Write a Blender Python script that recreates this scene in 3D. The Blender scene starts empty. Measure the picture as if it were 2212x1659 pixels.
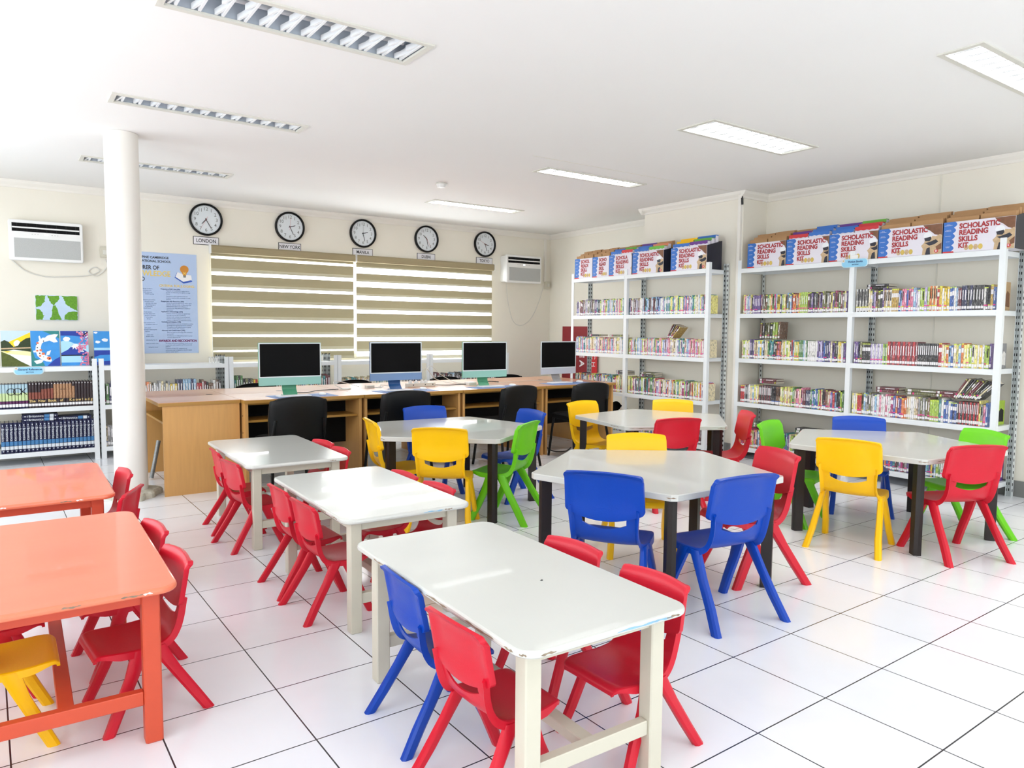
import bpy, math, random
from mathutils import Vector, Matrix
from math import sin, cos, pi, radians as R, sqrt
random.seed(7)
S = bpy.context.scene
COL = S.collection
# ------------------------------------------------------------ camera
F, YAW, PITCH, ROLL, CH = 1568.8, .6154, .0751, .0081, 1.322
cd = bpy.data.cameras.new('camera'); cam = bpy.data.objects.new('camera', cd); COL.objects.link(cam)
fw = Vector((sin(YAW)*cos(PITCH), cos(YAW)*cos(PITCH), -sin(PITCH)))
rt = Vector((cos(YAW), -sin(YAW), 0)); up = rt.cross(fw)
r2 = rt*cos(ROLL)+up*sin(ROLL); u2 = up*cos(ROLL)-rt*sin(ROLL)
cam.matrix_world = Matrix(((r2.x, u2.x, -fw.x, 0), (r2.y, u2.y, -fw.y, 0), (r2.z, u2.z, -fw.z, CH), (0, 0, 0, 1)))
cd.sensor_width = 36; cd.lens = F/2212*36; cd.clip_start = .05; cd.clip_end = 100
S.camera = cam
# ------------------------------------------------------------ exposure, world, daylight
S.view_settings.view_transform = 'Standard'; S.view_settings.look = 'None'
S.view_settings.gamma = 1; S.view_settings.use_curve_mapping = False
S.view_settings.exposure = 0.05
S.cycles.max_bounces = 8; S.cycles.diffuse_bounces = 5; S.cycles.glossy_bounces = 3
S.cycles.transmission_bounces = 4; S.cycles.transparent_max_bounces = 8
S.cycles.sample_clamp_indirect = 4; S.cycles.use_denoising = True
S.cycles.caustics_reflective = False; S.cycles.caustics_refractive = False
W = bpy.data.worlds.new('sky'); S.world = W; W.use_nodes = True
bg = W.node_tree.nodes['Background']; bg.inputs[0].default_value = (.86, .93, 1, 1); bg.inputs[1].default_value = 3.4
def area(name, loc, rot, sx, sy, watts, col=(1, 1, 1), spread=pi):
    d = bpy.data.lights.new(name, 'AREA'); d.shape = 'RECTANGLE'; d.size = sx; d.size_y = sy; d.energy = watts; d.color = col; d.spread = spread
    o = bpy.data.objects.new(name, d); COL.objects.link(o); o.location = loc; o.rotation_euler = rot
    return o
DAY = (.90, .955, 1)
# daylight standing in the openings of the left window wall
for wy, pw in ((-1.2, 20), (1.5, 18), (4.2, 30), (6.9, 27)):
    area('window_daylight', (-1.46, wy, 1.65), (0, R(-90), 0), 1.5, 2.0, pw, DAY)
for wx in (.3, 3.0, 5.3):  # added fill daylight from made-up windows in the unseen front wall
    area('window_daylight', (wx, -2.96, 1.6), (R(90), 0, 0), 1.9, 1.6, 14, DAY)

area('window_daylight', (3.94, 9.25, 1.57), (R(-90), 0, 0), 3.7, 1.2, 330, DAY)

# ------------------------------------------------------------ materials
def lin(c):
    return tuple(((v/255)/12.92 if v/255 <= .04045 else ((v/255+.055)/1.055)**2.4) for v in c)
def mat(name, rgb, rough=.5, metal=0, coat=0, spec=.5, noise=0, nscale=20, emit=0, bump=0, stretch=None, trans=0):
    m = bpy.data.materials.new(name); m.use_nodes = True; nt = m.node_tree; b = nt.nodes['Principled BSDF']
    c = lin(rgb)+(1,)
    b.inputs['Base Color'].default_value = c; b.inputs['Roughness'].default_value = rough
    b.inputs['Metallic'].default_value = metal; b.inputs['Coat Weight'].default_value = coat
    b.inputs['Specular IOR Level'].default_value = spec
    if trans: b.inputs['Transmission Weight'].default_value = trans
    if emit: b.inputs['Emission Color'].default_value = c; b.inputs['Emission Strength'].default_value = emit
    if noise or bump:
        tc = nt.nodes.new('ShaderNodeTexCoord'); mp = nt.nodes.new('ShaderNodeMapping'); nz = nt.nodes.new('ShaderNodeTexNoise')
        nz.inputs['Scale'].default_value = nscale; nz.inputs['Detail'].default_value = 4
        if stretch: mp.inputs['Scale'].default_value = stretch
        nt.links.new(tc.outputs['Object'], mp.inputs[0]); nt.links.new(mp.outputs[0], nz.inputs[0])
        if noise:
            mx = nt.nodes.new('ShaderNodeMix'); mx.data_type = 'RGBA'
            mx.inputs[6].default_value = tuple(v*(1-noise) for v in c[:3])+(1,); mx.inputs[7].default_value = tuple(min(1, v*(1+noise*.6)) for v in c[:3])+(1,)
            nt.links.new(nz.outputs[0], mx.inputs[0]); nt.links.new(mx.outputs[2], b.inputs['Base Color'])
        if bump:
            bp = nt.nodes.new('ShaderNodeBump'); bp.inputs['Strength'].default_value = bump; bp.inputs['Distance'].default_value = .003
            nt.links.new(nz.outputs[0], bp.inputs['Height']); nt.links.new(bp.outputs[0], b.inputs['Normal'])
    return m
M = {}
def mm(k, *a, **kw): M[k] = mat(k, *a, **kw); return M[k]
mm('wall paint', (236, 231, 218), .75, noise=.03, nscale=3)
mm('wall paint grey', (226, 222, 210), .75, noise=.03, nscale=3)
mm('ceiling paint', (242, 241, 239), .8, noise=.02, nscale=1.5)
mm('crown paint', (236, 232, 224), .6)
mm('grey base', (122, 122, 120), .6)
mm('column paint', (236, 233, 226), .4, noise=.02, nscale=6)
mm('cement', (204, 200, 182), .9, noise=.3, nscale=40, bump=.8)
mm('white metal', (232, 236, 238), .35)
mm('grey metal', (205, 210, 210), .4)
mm('slot dark', (20, 21, 21), .8)
mm('cream paint', (206, 207, 201), .24, coat=.3, noise=.03, nscale=5)
mm('cream leg', (206, 201, 184), .45, noise=.05, nscale=12)
mm('wear', (150, 132, 112), .8, noise=.5, nscale=60)
mm('blue wear', (140, 186, 214), .6, noise=.3, nscale=60)
mm('orange paint', (236, 126, 92), .34, coat=.25, noise=.08, nscale=3, stretch=(1, 6, 1))
mm('orange leg', (205, 78, 48), .42, noise=.08, nscale=14)
mm('dark wood', (24, 13, 11), .45, noise=.4, nscale=8, stretch=(14, 14, 1))
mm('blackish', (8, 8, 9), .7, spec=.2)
mm('black plastic', (10, 11, 12), .42, spec=.25)
mm('black fabric', (8, 8, 9), .9, spec=.15)
mm('desk top', (206, 152, 118), .3, coat=.35, noise=.06, nscale=3, stretch=(1, 12, 1))
mm('desk wood', (206, 156, 92), .45, noise=.13, nscale=5, stretch=(9, 9, .8))
mm('desk edge', (170, 126, 56), .4)
mm('white plastic', (236, 236, 234), .35)
mm('off white', (216, 214, 204), .5)
mm('clock face', (222, 228, 232), .5)
mm('digit', (128, 132, 130), .6)
mm('ink', (22, 20, 24), .6)
mm('sign white', (232, 230, 234), .6)
mm('screen', (3, 3, 4), .5, spec=.12)
mm('bezel', (222, 230, 232), .3)
mm('mint', (150, 200, 188), .4); mm('mint dark', (84, 158, 124), .35)
mm('sky chin', (120, 150, 190), .4); mm('sky dark', (30, 82, 140), .35)
mm('silver chin', (192, 196, 206), .4); mm('silver dark', (176, 176, 178), .3, metal=.3)
mm('mat blue', (116, 140, 188), .6)
mm('poster blue', (178, 198, 230), .5, noise=.04, nscale=4)
mm('poster gold', (232, 200, 96), .5); mm('poster navy', (44, 62, 110), .6); mm('poster purple', (120, 24, 96), .5)
mm('poster text', (92, 112, 150), .6)
mm('amber', (198, 128, 28), .4); mm('book blue', (40, 84, 180), .5)
mm('aluminium', (222, 230, 240), .3, metal=.15, bump=.4, nscale=3)
mm('louvre', (238, 240, 242), .4)
mm('lamp lit', (245, 248, 255), .5, emit=3)
mm('lamp off', (226, 228, 230), .3)
mm('cardboard', (178, 138, 96), .8, noise=.08, nscale=30)
mm('kit white', (226, 222, 232), .4); mm('kit blue', (44, 106, 188), .4); mm('kit red', (160, 22, 32), .45); mm('kit brown', (128, 88, 64), .7, noise=.5, nscale=30)
mm('kit dark', (24, 26, 44), .4, noise=.6, nscale=20); mm('kit tan', (206, 178, 142), .7, noise=.4, nscale=40); mm('kit yellow', (214, 186, 96), .7, noise=.3, nscale=60)
mm('tab purple', (96, 44, 132), .5); mm('tab green', (96, 168, 48), .5); mm('tab red', (196, 44, 50), .5); mm('tab orange', (216, 128, 96), .5)
mm('sign blue', (142, 202, 232), .5); mm('sign rim', (210, 232, 240), .5); mm('sign text', (28, 58, 110), .5)
mm('page', (228, 220, 204), .9); mm('label white', (238, 236, 238), .7)
mm('navy', (24, 28, 66), .45); mm('volume blue', (66, 124, 176), .45); mm('volume white', (214, 220, 226), .5)
mm('tiger dark', (52, 40, 44), .45); mm('tiger rust', (140, 76, 62), .5, noise=.4, nscale=60); mm('tiger tan', (186, 140, 104), .5, noise=.8, nscale=70); mm('gold', (214, 184, 120), .5)
mm('pastel green', (196, 214, 158), .5); mm('pastel blue', (168, 196, 208), .5); mm('plum', (92, 30, 84), .5)
mm('fabric band', (172, 162, 130), .85, noise=.12, nscale=30, stretch=(.4, 1, 30))
mm('cable white', (214, 212, 206), .5); mm('cable black', (24, 24, 26), .5)
mm('yearbook red', (196, 24, 34), .5); mm('board maroon', (132, 20, 30), .6)
mm('wood panel', (196, 164, 118), .6)
mm('crumpled foil', (150, 152, 152), .45, metal=.5, bump=1, nscale=60, noise=.5)
mm('p sky', (54, 146, 220), .5, noise=.15, nscale=14); mm('p deep', (22, 58, 160), .5, noise=.25, nscale=20); mm('p teal', (40, 132, 132), .5, noise=.25, nscale=12)
mm('p white', (238, 240, 244), .5); mm('p yellow', (250, 212, 30), .5); mm('p pale', (250, 236, 176), .5, noise=.1, nscale=20); mm('p olive', (84, 94, 30), .6, noise=.6, nscale=70)
mm('p dark green', (42, 60, 26), .6, noise=.6, nscale=70); mm('p pink', (232, 132, 168), .6, noise=.3, nscale=90); mm('p orange', (226, 112, 66), .5); mm('p leaf', (104, 164, 34), .6, noise=.6, nscale=60)
mm('p pale sky', (196, 218, 240), .5, noise=.08, nscale=12); mm('p lake', (170, 218, 244), .5)
# translucent sheer cloth between the blind bands
def sheer():
    m = bpy.data.materials.new('sheer band'); m.use_nodes = True; nt = m.node_tree; nt.nodes.clear()
    o = nt.nodes.new('ShaderNodeOutputMaterial'); t = nt.nodes.new('ShaderNodeBsdfTranslucent'); p = nt.nodes.new('ShaderNodeBsdfTransparent'); d = nt.nodes.new('ShaderNodeMixShader')
    t.inputs[0].default_value = (.9, .9, .88, 1); d.inputs[0].default_value = .55
    nt.links.new(t.outputs[0], d.inputs[2]); nt.links.new(p.outputs[0], d.inputs[1]); nt.links.new(d.outputs[0], o.inputs[0]); return m
M['sheer'] = sheer()
def glass():
    m = bpy.data.materials.new('window glass'); m.use_nodes = True; nt = m.node_tree; nt.nodes.clear()
    o = nt.nodes.new('ShaderNodeOutputMaterial'); g = nt.nodes.new('ShaderNodeBsdfGlossy'); p = nt.nodes.new('ShaderNodeBsdfTransparent'); d = nt.nodes.new('ShaderNodeMixShader')
    g.inputs['Roughness'].default_value = .02; d.inputs[0].default_value = .06
    nt.links.new(g.outputs[0], d.inputs[2]); nt.links.new(p.outputs[0], d.inputs[1]); nt.links.new(d.outputs[0], o.inputs[0]); return m
M['glass'] = glass()
# floor tiles: 40 cm squares with dark joints
def tiles():
    m = bpy.data.materials.new('white floor tile'); m.use_nodes = True; nt = m.node_tree; b = nt.nodes['Principled BSDF']
    tc = nt.nodes.new('ShaderNodeTexCoord'); mp = nt.nodes.new('ShaderNodeMapping'); mp.vector_type = 'TEXTURE'
    mp.inputs['Location'].default_value = (.7684, 3.7908, 0); mp.inputs['Rotation'].default_value = (0, 0, .0132)
    br = nt.nodes.new('ShaderNodeTexBrick'); br.offset = 0; br.squash = 1
    br.inputs['Scale'].default_value = 1; br.inputs['Brick Width'].default_value = .4; br.inputs['Row Height'].default_value = .4
    br.inputs['Mortar Size'].default_value = .0026; br.inputs['Mortar Smooth'].default_value = .1
    br.inputs['Color1'].default_value = lin((240, 242, 247))+(1,); br.inputs['Color2'].default_value = lin((243, 244, 248))+(1,)
    br.inputs['Mortar'].default_value = lin((48, 50, 54))+(1,)
    nz = nt.nodes.new('ShaderNodeTexNoise'); nz.inputs['Scale'].default_value = 2.2; nz.inputs['Detail'].default_value = 8; nz.inputs['Distortion'].default_value = 1.5
    mx = nt.nodes.new('ShaderNodeMix'); mx.data_type = 'RGBA'; mx.blend_type = 'MULTIPLY'; mx.inputs[0].default_value = .10
    nt.links.new(tc.outputs['Object'], mp.inputs[0]); nt.links.new(mp.outputs[0], br.inputs[0]); nt.links.new(tc.outputs['Object'], nz.inputs[0])
    nt.links.new(br.outputs[0], mx.inputs[6]); nt.links.new(nz.outputs[0], mx.inputs[7]); nt.links.new(mx.outputs[2], b.inputs['Base Color'])
    b.inputs['Roughness'].default_value = .16; b.inputs['Specular IOR Level'].default_value = .45
    return m
M['tile'] = tiles()
# book covers: own colour with printed noise along the spine
def cover(name, attr):
    m = bpy.data.materials.new(name); m.use_nodes = True; nt = m.node_tree; b = nt.nodes['Principled BSDF']
    if attr: s = nt.nodes.new('ShaderNodeAttribute'); s.attribute_name = 'Col'
    else: s = nt.nodes.new('ShaderNodeObjectInfo')
    tc = nt.nodes.new('ShaderNodeTexCoord'); mp = nt.nodes.new('ShaderNodeMapping'); nz = nt.nodes.new('ShaderNodeTexNoise')
    ge = nt.nodes.new('ShaderNodeNewGeometry')
    mp.inputs['Scale'].default_value = (150, 150, 38); nz.inputs['Scale'].default_value = 1; nz.inputs['Detail'].default_value = 3
    nt.links.new(ge.outputs['Position'], mp.inputs[0]); nt.links.new(mp.outputs[0], nz.inputs[0])
    cr = nt.nodes.new('ShaderNodeValToRGB'); e = cr.color_ramp.elements; e[0].position = .38; e[0].color = (.12, .12, .13, 1); e[1].position = .66; e[1].color = (.9, .88, .86, 1)
    fr = nt.nodes.new('ShaderNodeValToRGB'); e = fr.color_ramp.elements; e[0].position = .40; e[0].color = (.7, .7, .7, 1); e[1].position = .66; e[1].color = (.5, .5, .5, 1); q = fr.color_ramp.elements.new(.45); q.color = (.08, .08, .08, 1); q = fr.color_ramp.elements.new(.59); q.color = (.08, .08, .08, 1)
    mx = nt.nodes.new('ShaderNodeMix'); mx.data_type = 'RGBA'
    nt.links.new(nz.outputs[0], cr.inputs[0]); nt.links.new(nz.outputs[0], fr.inputs[0]); nt.links.new(fr.outputs[0], mx.inputs[0]); nt.links.new(s.outputs['Color'], mx.inputs[6]); nt.links.new(cr.outputs[0], mx.inputs[7])
    nt.links.new(mx.outputs[2], b.inputs['Base Color']); b.inputs['Roughness'].default_value = .45
    return m
M['cover'] = cover('book cover', False); M['cover attr'] = cover('book cover row', True)
def plastic(name, rgb): return mm(name, rgb, .36, spec=.35, bump=.12, nscale=160, noise=.02)
for k, c in dict(red=(200, 20, 44), blue=(3, 64, 168), yellow=(246, 192, 6), green=(104, 196, 20)).items(): plastic(k+' plastic', c)

# ------------------------------------------------------------ mesh helpers
class MB:
    def __init__(s): s.v = []; s.f = []; s.m = []
    def add(s, vs, fs, mi=0):
        n = len(s.v); s.v += [tuple(v) for v in vs]; s.f += [tuple(i+n for i in f) for f in fs]; s.m += [mi]*len(fs)
    def box(s, x0, x1, y0, y1, z0, z1, mi=0, bev=0):
        if bev <= 0:
            s.add([(x0, y0, z0), (x1, y0, z0), (x1, y1, z0), (x0, y1, z0), (x0, y0, z1), (x1, y0, z1), (x1, y1, z1), (x0, y1, z1)],
                  [(0, 3, 2, 1), (4, 5, 6, 7), (0, 1, 5, 4), (1, 2, 6, 5), (2, 3, 7, 6), (3, 0, 4, 7)], mi)
        else:
            b = bev
            def ring(z, i): return [(x0+i+b, y0+i, z), (x1-i-b, y0+i, z), (x1-i, y0+i+b, z), (x1-i, y1-i-b, z), (x1-i-b, y1-i, z), (x0+i+b, y1-i, z), (x0+i, y1-i-b, z), (x0+i, y0+i+b, z)]
            s.rings([ring(z0, b*.7), ring(z0+b, 0), ring(z1-b, 0), ring(z1, b*.7)], mi)
        return s
    def rings(s, rs, mi=0, cap=True):
        n = len(rs[0]); vs = [p for r in rs for p in r]; fs = []
        for k in range(len(rs)-1):
            for i in range(n):
                j = (i+1) % n; fs.append((k*n+i, k*n+j, (k+1)*n+j, (k+1)*n+i))
        if cap: fs.append(tuple(range(n-1, -1, -1))); fs.append(tuple((len(rs)-1)*n+i for i in range(n)))
        s.add(vs, fs, mi); return s
    def cyl(s, cx, cy, z0, z1, r0, r1=None, n=24, mi=0):
        r1 = r0 if r1 is None else r1
        s.rings([[(cx+r*cos(2*pi*i/n), cy+r*sin(2*pi*i/n), z) for i in range(n)] for r, z in ((r0, z0), (r1, z1))], mi); return s
    def disc_y(s, cx, y0, y1, cz, r, n=32, mi=0, r1=None):          # short cylinder facing -Y
        rr = r if r1 is None else r1
        s.rings([[(cx+q*cos(2*pi*i/n), y, cz+q*sin(2*pi*i/n)) for i in range(n)] for q, y in ((rr, y1), (r, y0))][::-1], mi); return s
    def tube(s, pts, r, n=8, mi=0):
        P = [Vector(p) for p in pts]; rs = []; up_ = None
        for i, p in enumerate(P):
            t = (P[min(i+1, len(P)-1)]-P[max(i-1, 0)]).normalized()
            if up_ is None: up_ = t.orthogonal().normalized()
            up_ = (up_-t*up_.dot(t)).normalized(); b = t.cross(up_)
            rs.append([p+up_*r*cos(2*pi*k/n)+b*r*sin(2*pi*k/n) for k in range(n)])
        s.rings(rs, mi); return s
    def prism(s, pts, z0, z1, mi=0):                                # outline in XY, ccw
        s.rings([[(x, y, z) for x, y in pts] for z in (z0, z1)], mi); return s
    def flat(s, pts, y, mi=0, d=.0006):                             # thin printed shape, outline (x,z) standing at y, facing -Y
        n = len(pts); s.add([(x, y-d, z) for x, z in pts]+[(x, y, z) for x, z in pts], [tuple(range(n))]+[(i, n+i, n+(i+1) % n, (i+1) % n) for i in range(n)], mi); return s
    def mesh(s, name, mats, smooth=False):
        me = bpy.data.meshes.new(name); me.from_pydata(s.v, [], s.f)
        for k in (mats if isinstance(mats, (list, tuple)) else [mats]): me.materials.append(M[k])
        me.polygons.foreach_set('material_index', s.m)
        if smooth: me.polygons.foreach_set('use_smooth', [True]*len(s.f))
        me.validate(); me.update(); fixn(me)
        if smooth: me.set_sharp_from_angle(angle=R(smooth if smooth is not True else 40))
        return me
    def build(s, name, mats, parent=None, smooth=False, loc=None, rot=None):
        return link(name, s.mesh(name, mats, smooth), parent, loc, rot)
import bmesh
def fixn(me):
    bm = bmesh.new(); bm.from_mesh(me); bmesh.ops.recalc_face_normals(bm, faces=bm.faces); bm.to_mesh(me); bm.free()
def link(name, me, parent=None, loc=None, rot=None):
    o = bpy.data.objects.new(name, me); COL.objects.link(o)
    if parent: o.parent = parent
    if loc: o.location = loc
    if rot: o.rotation_euler = rot
    return o
def tag(o, label, cat, group=None, kind=None):
    o['label'] = label; o['category'] = cat
    if group: o['group'] = group
    if kind: o['kind'] = kind
    return o
def thing(name, label, cat, loc=(0, 0, 0), rz=0, group=None, scale=1):
    o = bpy.data.objects.new(name, None); COL.objects.link(o); o.location = loc; o.rotation_euler = (0, 0, rz); o.scale = (scale,)*3
    o.empty_display_size = .1
    return tag(o, label, cat, group)
def struct(o): o['kind'] = 'structure'; return o
def copy_tree(o, parent=None):
    c = o.copy(); COL.objects.link(c)
    if parent: c.parent = parent
    for ch in list(o.children): copy_tree(ch, c)
    return c
FC = {}
def text(s, size, parent, loc, rot, mt, name='lettering', bold=0, depth=.0006, align='CENTER', sx=1, label=None):
    key = (s, size, bold, depth, align)
    if key not in FC:
        cu = bpy.data.curves.new('lettering', 'FONT'); cu.body = s; cu.size = size; cu.extrude = depth/2; cu.offset = bold; cu.align_x = align; cu.align_y = 'CENTER'; cu.resolution_u = 2 if size < .03 else 4
        t = bpy.data.objects.new('t', cu); COL.objects.link(t); dg = bpy.context.evaluated_depsgraph_get(); dg.update()
        me = bpy.data.meshes.new_from_object(t.evaluated_get(dg)); bpy.data.objects.remove(t); bpy.data.curves.remove(cu); FC[key] = me
    me = FC[key]
    if len(me.materials) == 0 or me.materials[0] != M[mt]:
        me = me.copy(); me.materials.clear(); me.materials.append(M[mt])
    o = link(name, me, parent, loc, rot); o.scale = (sx, 1, 1)
    if label: o['label'] = label
    return o
FY = (R(90), 0, 0)                  # text standing, facing -Y

# ------------------------------------------------------------ room shell
CZ, YB = 2.762, 8.85
XL, YF = -1.5, -3.0
b = MB(); b.box(XL-.2, 7.3, YF-.2, YB+.3, -.1, 0); struct(b.build('floor', 'tile'))
# lamp openings in the ceiling
LAMPS = []      # x0,x1,y0,y1,lit
for x0, lit in ((.64, False), (4.045, True)):
    for y0, y1 in ((7.24, 7.45), (5.2, 5.4), (3.36, 3.67), (1.70, 1.90), (-.2, .1), (-1.9, -1.6)):
        LAMPS.append((x0, x0+1.22, y0, y1, lit or y0 < 1))  # left lamps behind the camera are added light, lit to raise the ambient
xs = sorted({XL-.2, 7.3}|{a for l in LAMPS for a in l[:2]}); ys = sorted({YF-.2, YB+.3}|{a for l in LAMPS for a in l[2:4]})
b = MB()
for i in range(len(xs)-1):
    for j in range(len(ys)-1):
        cx, cy = (xs[i]+xs[i+1])/2, (ys[j]+ys[j+1])/2
        if any(l[0] < cx < l[1] and l[2] < cy < l[3] for l in LAMPS): continue
        b.box(xs[i], xs[i+1], ys[j], ys[j+1], CZ, CZ+.02)
b.box(XL-.2, 7.3, YF-.2, YB+.3, CZ+.16, CZ+.2)
struct(b.build('ceiling', 'ceiling paint'))
# back wall with the long window opening
WX0, WX1, WZ0, WZ1 = 2.08, 5.8, 1.0, 2.14
b = MB(); t = .22
b.box(XL, WX0, YB, YB+t, 0, CZ); b.box(WX1, 7.2, YB, YB+t, 0, CZ); b.box(WX0, WX1, YB, YB+t, 0, WZ0); b.box(WX0, WX1, YB, YB+t, WZ1, CZ)
struct(b.build('wall_back', 'wall paint'))
# right wall: near stretch, pillar, stepped stretch, far recess
b = MB(); b.box(6.72, 6.95, YF, 4.84, 0, CZ); b.box(6.33, 6.95, 4.84, 6.25, 0, CZ); b.box(6.96, 7.2, 6.25, YB, 0, CZ); b.box(6.9, 6.97, 6.2, 6.26, 0, CZ)
struct(b.build('wall_right', 'wall paint'))
# left and front walls with big windows (behind and beside the camera); the front windows are added for light
b = MB(); b.box(XL-.2, XL, YF, YB, 0, .85); b.box(XL-.2, XL, YF, YB, 2.42, CZ)
for y0, y1 in ((YF, -2.25), (-.15, .45), (2.55, 3.15), (5.25, 5.85), (7.95, YB)): b.box(XL-.2, XL, y0, y1, .85, 2.42)
struct(b.build('wall_left', 'wall paint'))
b = MB(); b.box(XL-.2, 7.2, YF-.2, YF, 0, .75); b.box(XL-.2, 7.2, YF-.2, YF, 2.42, CZ)
for x0, x1 in ((XL-.2, -.7), (1.3, 2.0), (4.0, 4.3), (6.3, 7.2)): b.box(x0, x1, YF-.2, YF, .75, 2.42)
struct(b.build('wall_front', 'wall paint'))
def window(name, x0, x1, z0, z1, loc, rz, panes=3):
    b = MB(); w = .045
    b.box(x0, x1, -.03, .03, z0, z0+w); b.box(x0, x1, -.03, .03, z1-w, z1)
    for k in range(panes+1):
        x = x0+(x1-x0-w)*k/panes; b.box(x, x+w, -.028, .028, z0+w*.99, z1-w*.99)
    f = struct(b.build(name, 'white metal', loc=loc, rot=(0, 0, rz)))
    MB().box(x0+w*.5, x1-w*.5, -.003, .003, z0+w*.5, z1-w*.5).build('window_glass', 'glass', f)
    return f
window('window_1', WX0, WX1, WZ0, WZ1, (0, YB+.15, 0), 0, 4)
for k, (y0, y1) in enumerate(((-2.25, -.15), (.45, 2.55), (3.15, 5.25), (5.85, 7.95))): window('window_%d' % (k+2), y0, y1, .85, 2.42, (XL-.15, 0, 0), R(90), 2)
for k, (x0, x1) in enumerate(((-.7, 1.3), (2.0, 4.0), (4.3, 6.3))): window('window_%d' % (k+6), x0, x1, .75, 2.42, (0, YF-.15, 0), 0, 2)  # made-up front windows, opened to bring in light from behind the camera
# crown moulding as stepped trim
def crown(name, p, q, nrm):
    p = Vector(p+(0,)); q = Vector(q+(0,)); n = Vector(nrm+(0,)); prof = [(0, CZ-.075), (.012, CZ-.075), (.02, CZ-.055), (.045, CZ-.03), (.055, CZ-.012), (.055, CZ-.001), (0, CZ-.001)]
    MBx = MB(); MBx.rings([[(e+n*d).to_tuple()[:2]+(z,) for d, z in prof] for e in (p, q)])
    return struct(MBx.build(name, 'crown paint'))
crown('trim_1', (XL, YB), (6.96, YB), (0, -1)); crown('trim_2', (6.72, YF), (6.72, 4.84), (-1, 0)); crown('trim_3', (6.33, 4.84), (6.33, 6.25), (-1, 0))
crown('trim_4', (6.275, 4.84), (6.72, 4.84), (0, -1)); crown('trim_5', (6.96, 6.25), (6.96, YB), (-1, 0))
crown('trim_6', (6.275, 6.25), (6.96, 6.25), (0, 1)); crown('trim_7', (XL, YF), (XL, YB), (1, 0))
b = MB(); b.box(6.705, 6.72, YF, 4.84, 0, .13); struct(b.build('baseboard_right', 'grey base'))
b = MB(); b.box(6.315, 6.33, 4.82, 6.25, 0, .13); b.box(6.315, 6.72, 4.825, 4.84, 0, .13); struct(b.build('baseboard_pillar', 'grey base'))
b = MB(); b.box(XL, 6.96, YB-.015, YB, 0, .13); struct(b.build('baseboard_back', 'grey base'))
# panel joint on the right wall and the fine crack across the ceiling
b = MB(); b.box(6.712, 6.722, 3.085, 3.095, .13, CZ-.07); struct(b.build('trim_8', 'wall paint grey'))
b = MB(); b.box(3.68, 6.30, 4.93, 4.936, CZ-.0015, CZ+.001); struct(b.build('trim_9', 'wall paint grey'))
# vertical white cable ducts
b = MB(); b.box(6.295, 6.33, 4.85, 4.885, 0, CZ-.02); struct(b.build('trim_10', 'crown paint'))
b = MB(); b.box(6.83, 6.865, YB-.025, YB, 2.05, CZ-.07); struct(b.build('trim_11', 'crown paint'))
o = MB().tube([(6.30, 4.835, 2.62), (6.285, 4.83, 2.70), (6.30, 4.83, 2.745), (6.40, 4.83, 2.752), (6.72, 4.82, 2.753)], .011).build('conduit_pipe', 'cable black', smooth=True)
tag(o, 'short black bent pipe at the ceiling corner of the wall pillar', 'pipe')
# column with its rough cement foot
o = thing('round_column', 'round white column standing left of the wooden desk', 'column', (.806, 6.25, 0))
MB().cyl(0, 0, 0, CZ-.001, .117, n=48).build('shaft', 'column paint', o, smooth=True)
b = MB(); n = 40; rs = []
for z, k in ((0, 1.0), (.035, 1.0), (.05, .93), (.062, .62)):
    rs.append([((.19+.03*sin(3*a+.6)+.015*sin(7*a))*k*cos(a), (.215+.025*sin(2*a)+.012*cos(9*a))*k*sin(a), z) for a in [2*pi*i/n for i in range(n)]])
b.rings(rs); b.build('foot', 'cement', o)['label'] = 'rough chipped cement foot'
# smoke detector
o = thing('smoke_detector', 'small round white smoke detector on the ceiling', 'smoke detector', (3.649, 6.408, CZ))
MB().cyl(0, 0, -.012, -.001, .055).build('base', 'off white', o, smooth=True)
MB().cyl(0, 0, -.042, -.012, .036, .05).build('sensor_cap', 'white plastic', o, smooth=True)
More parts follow.
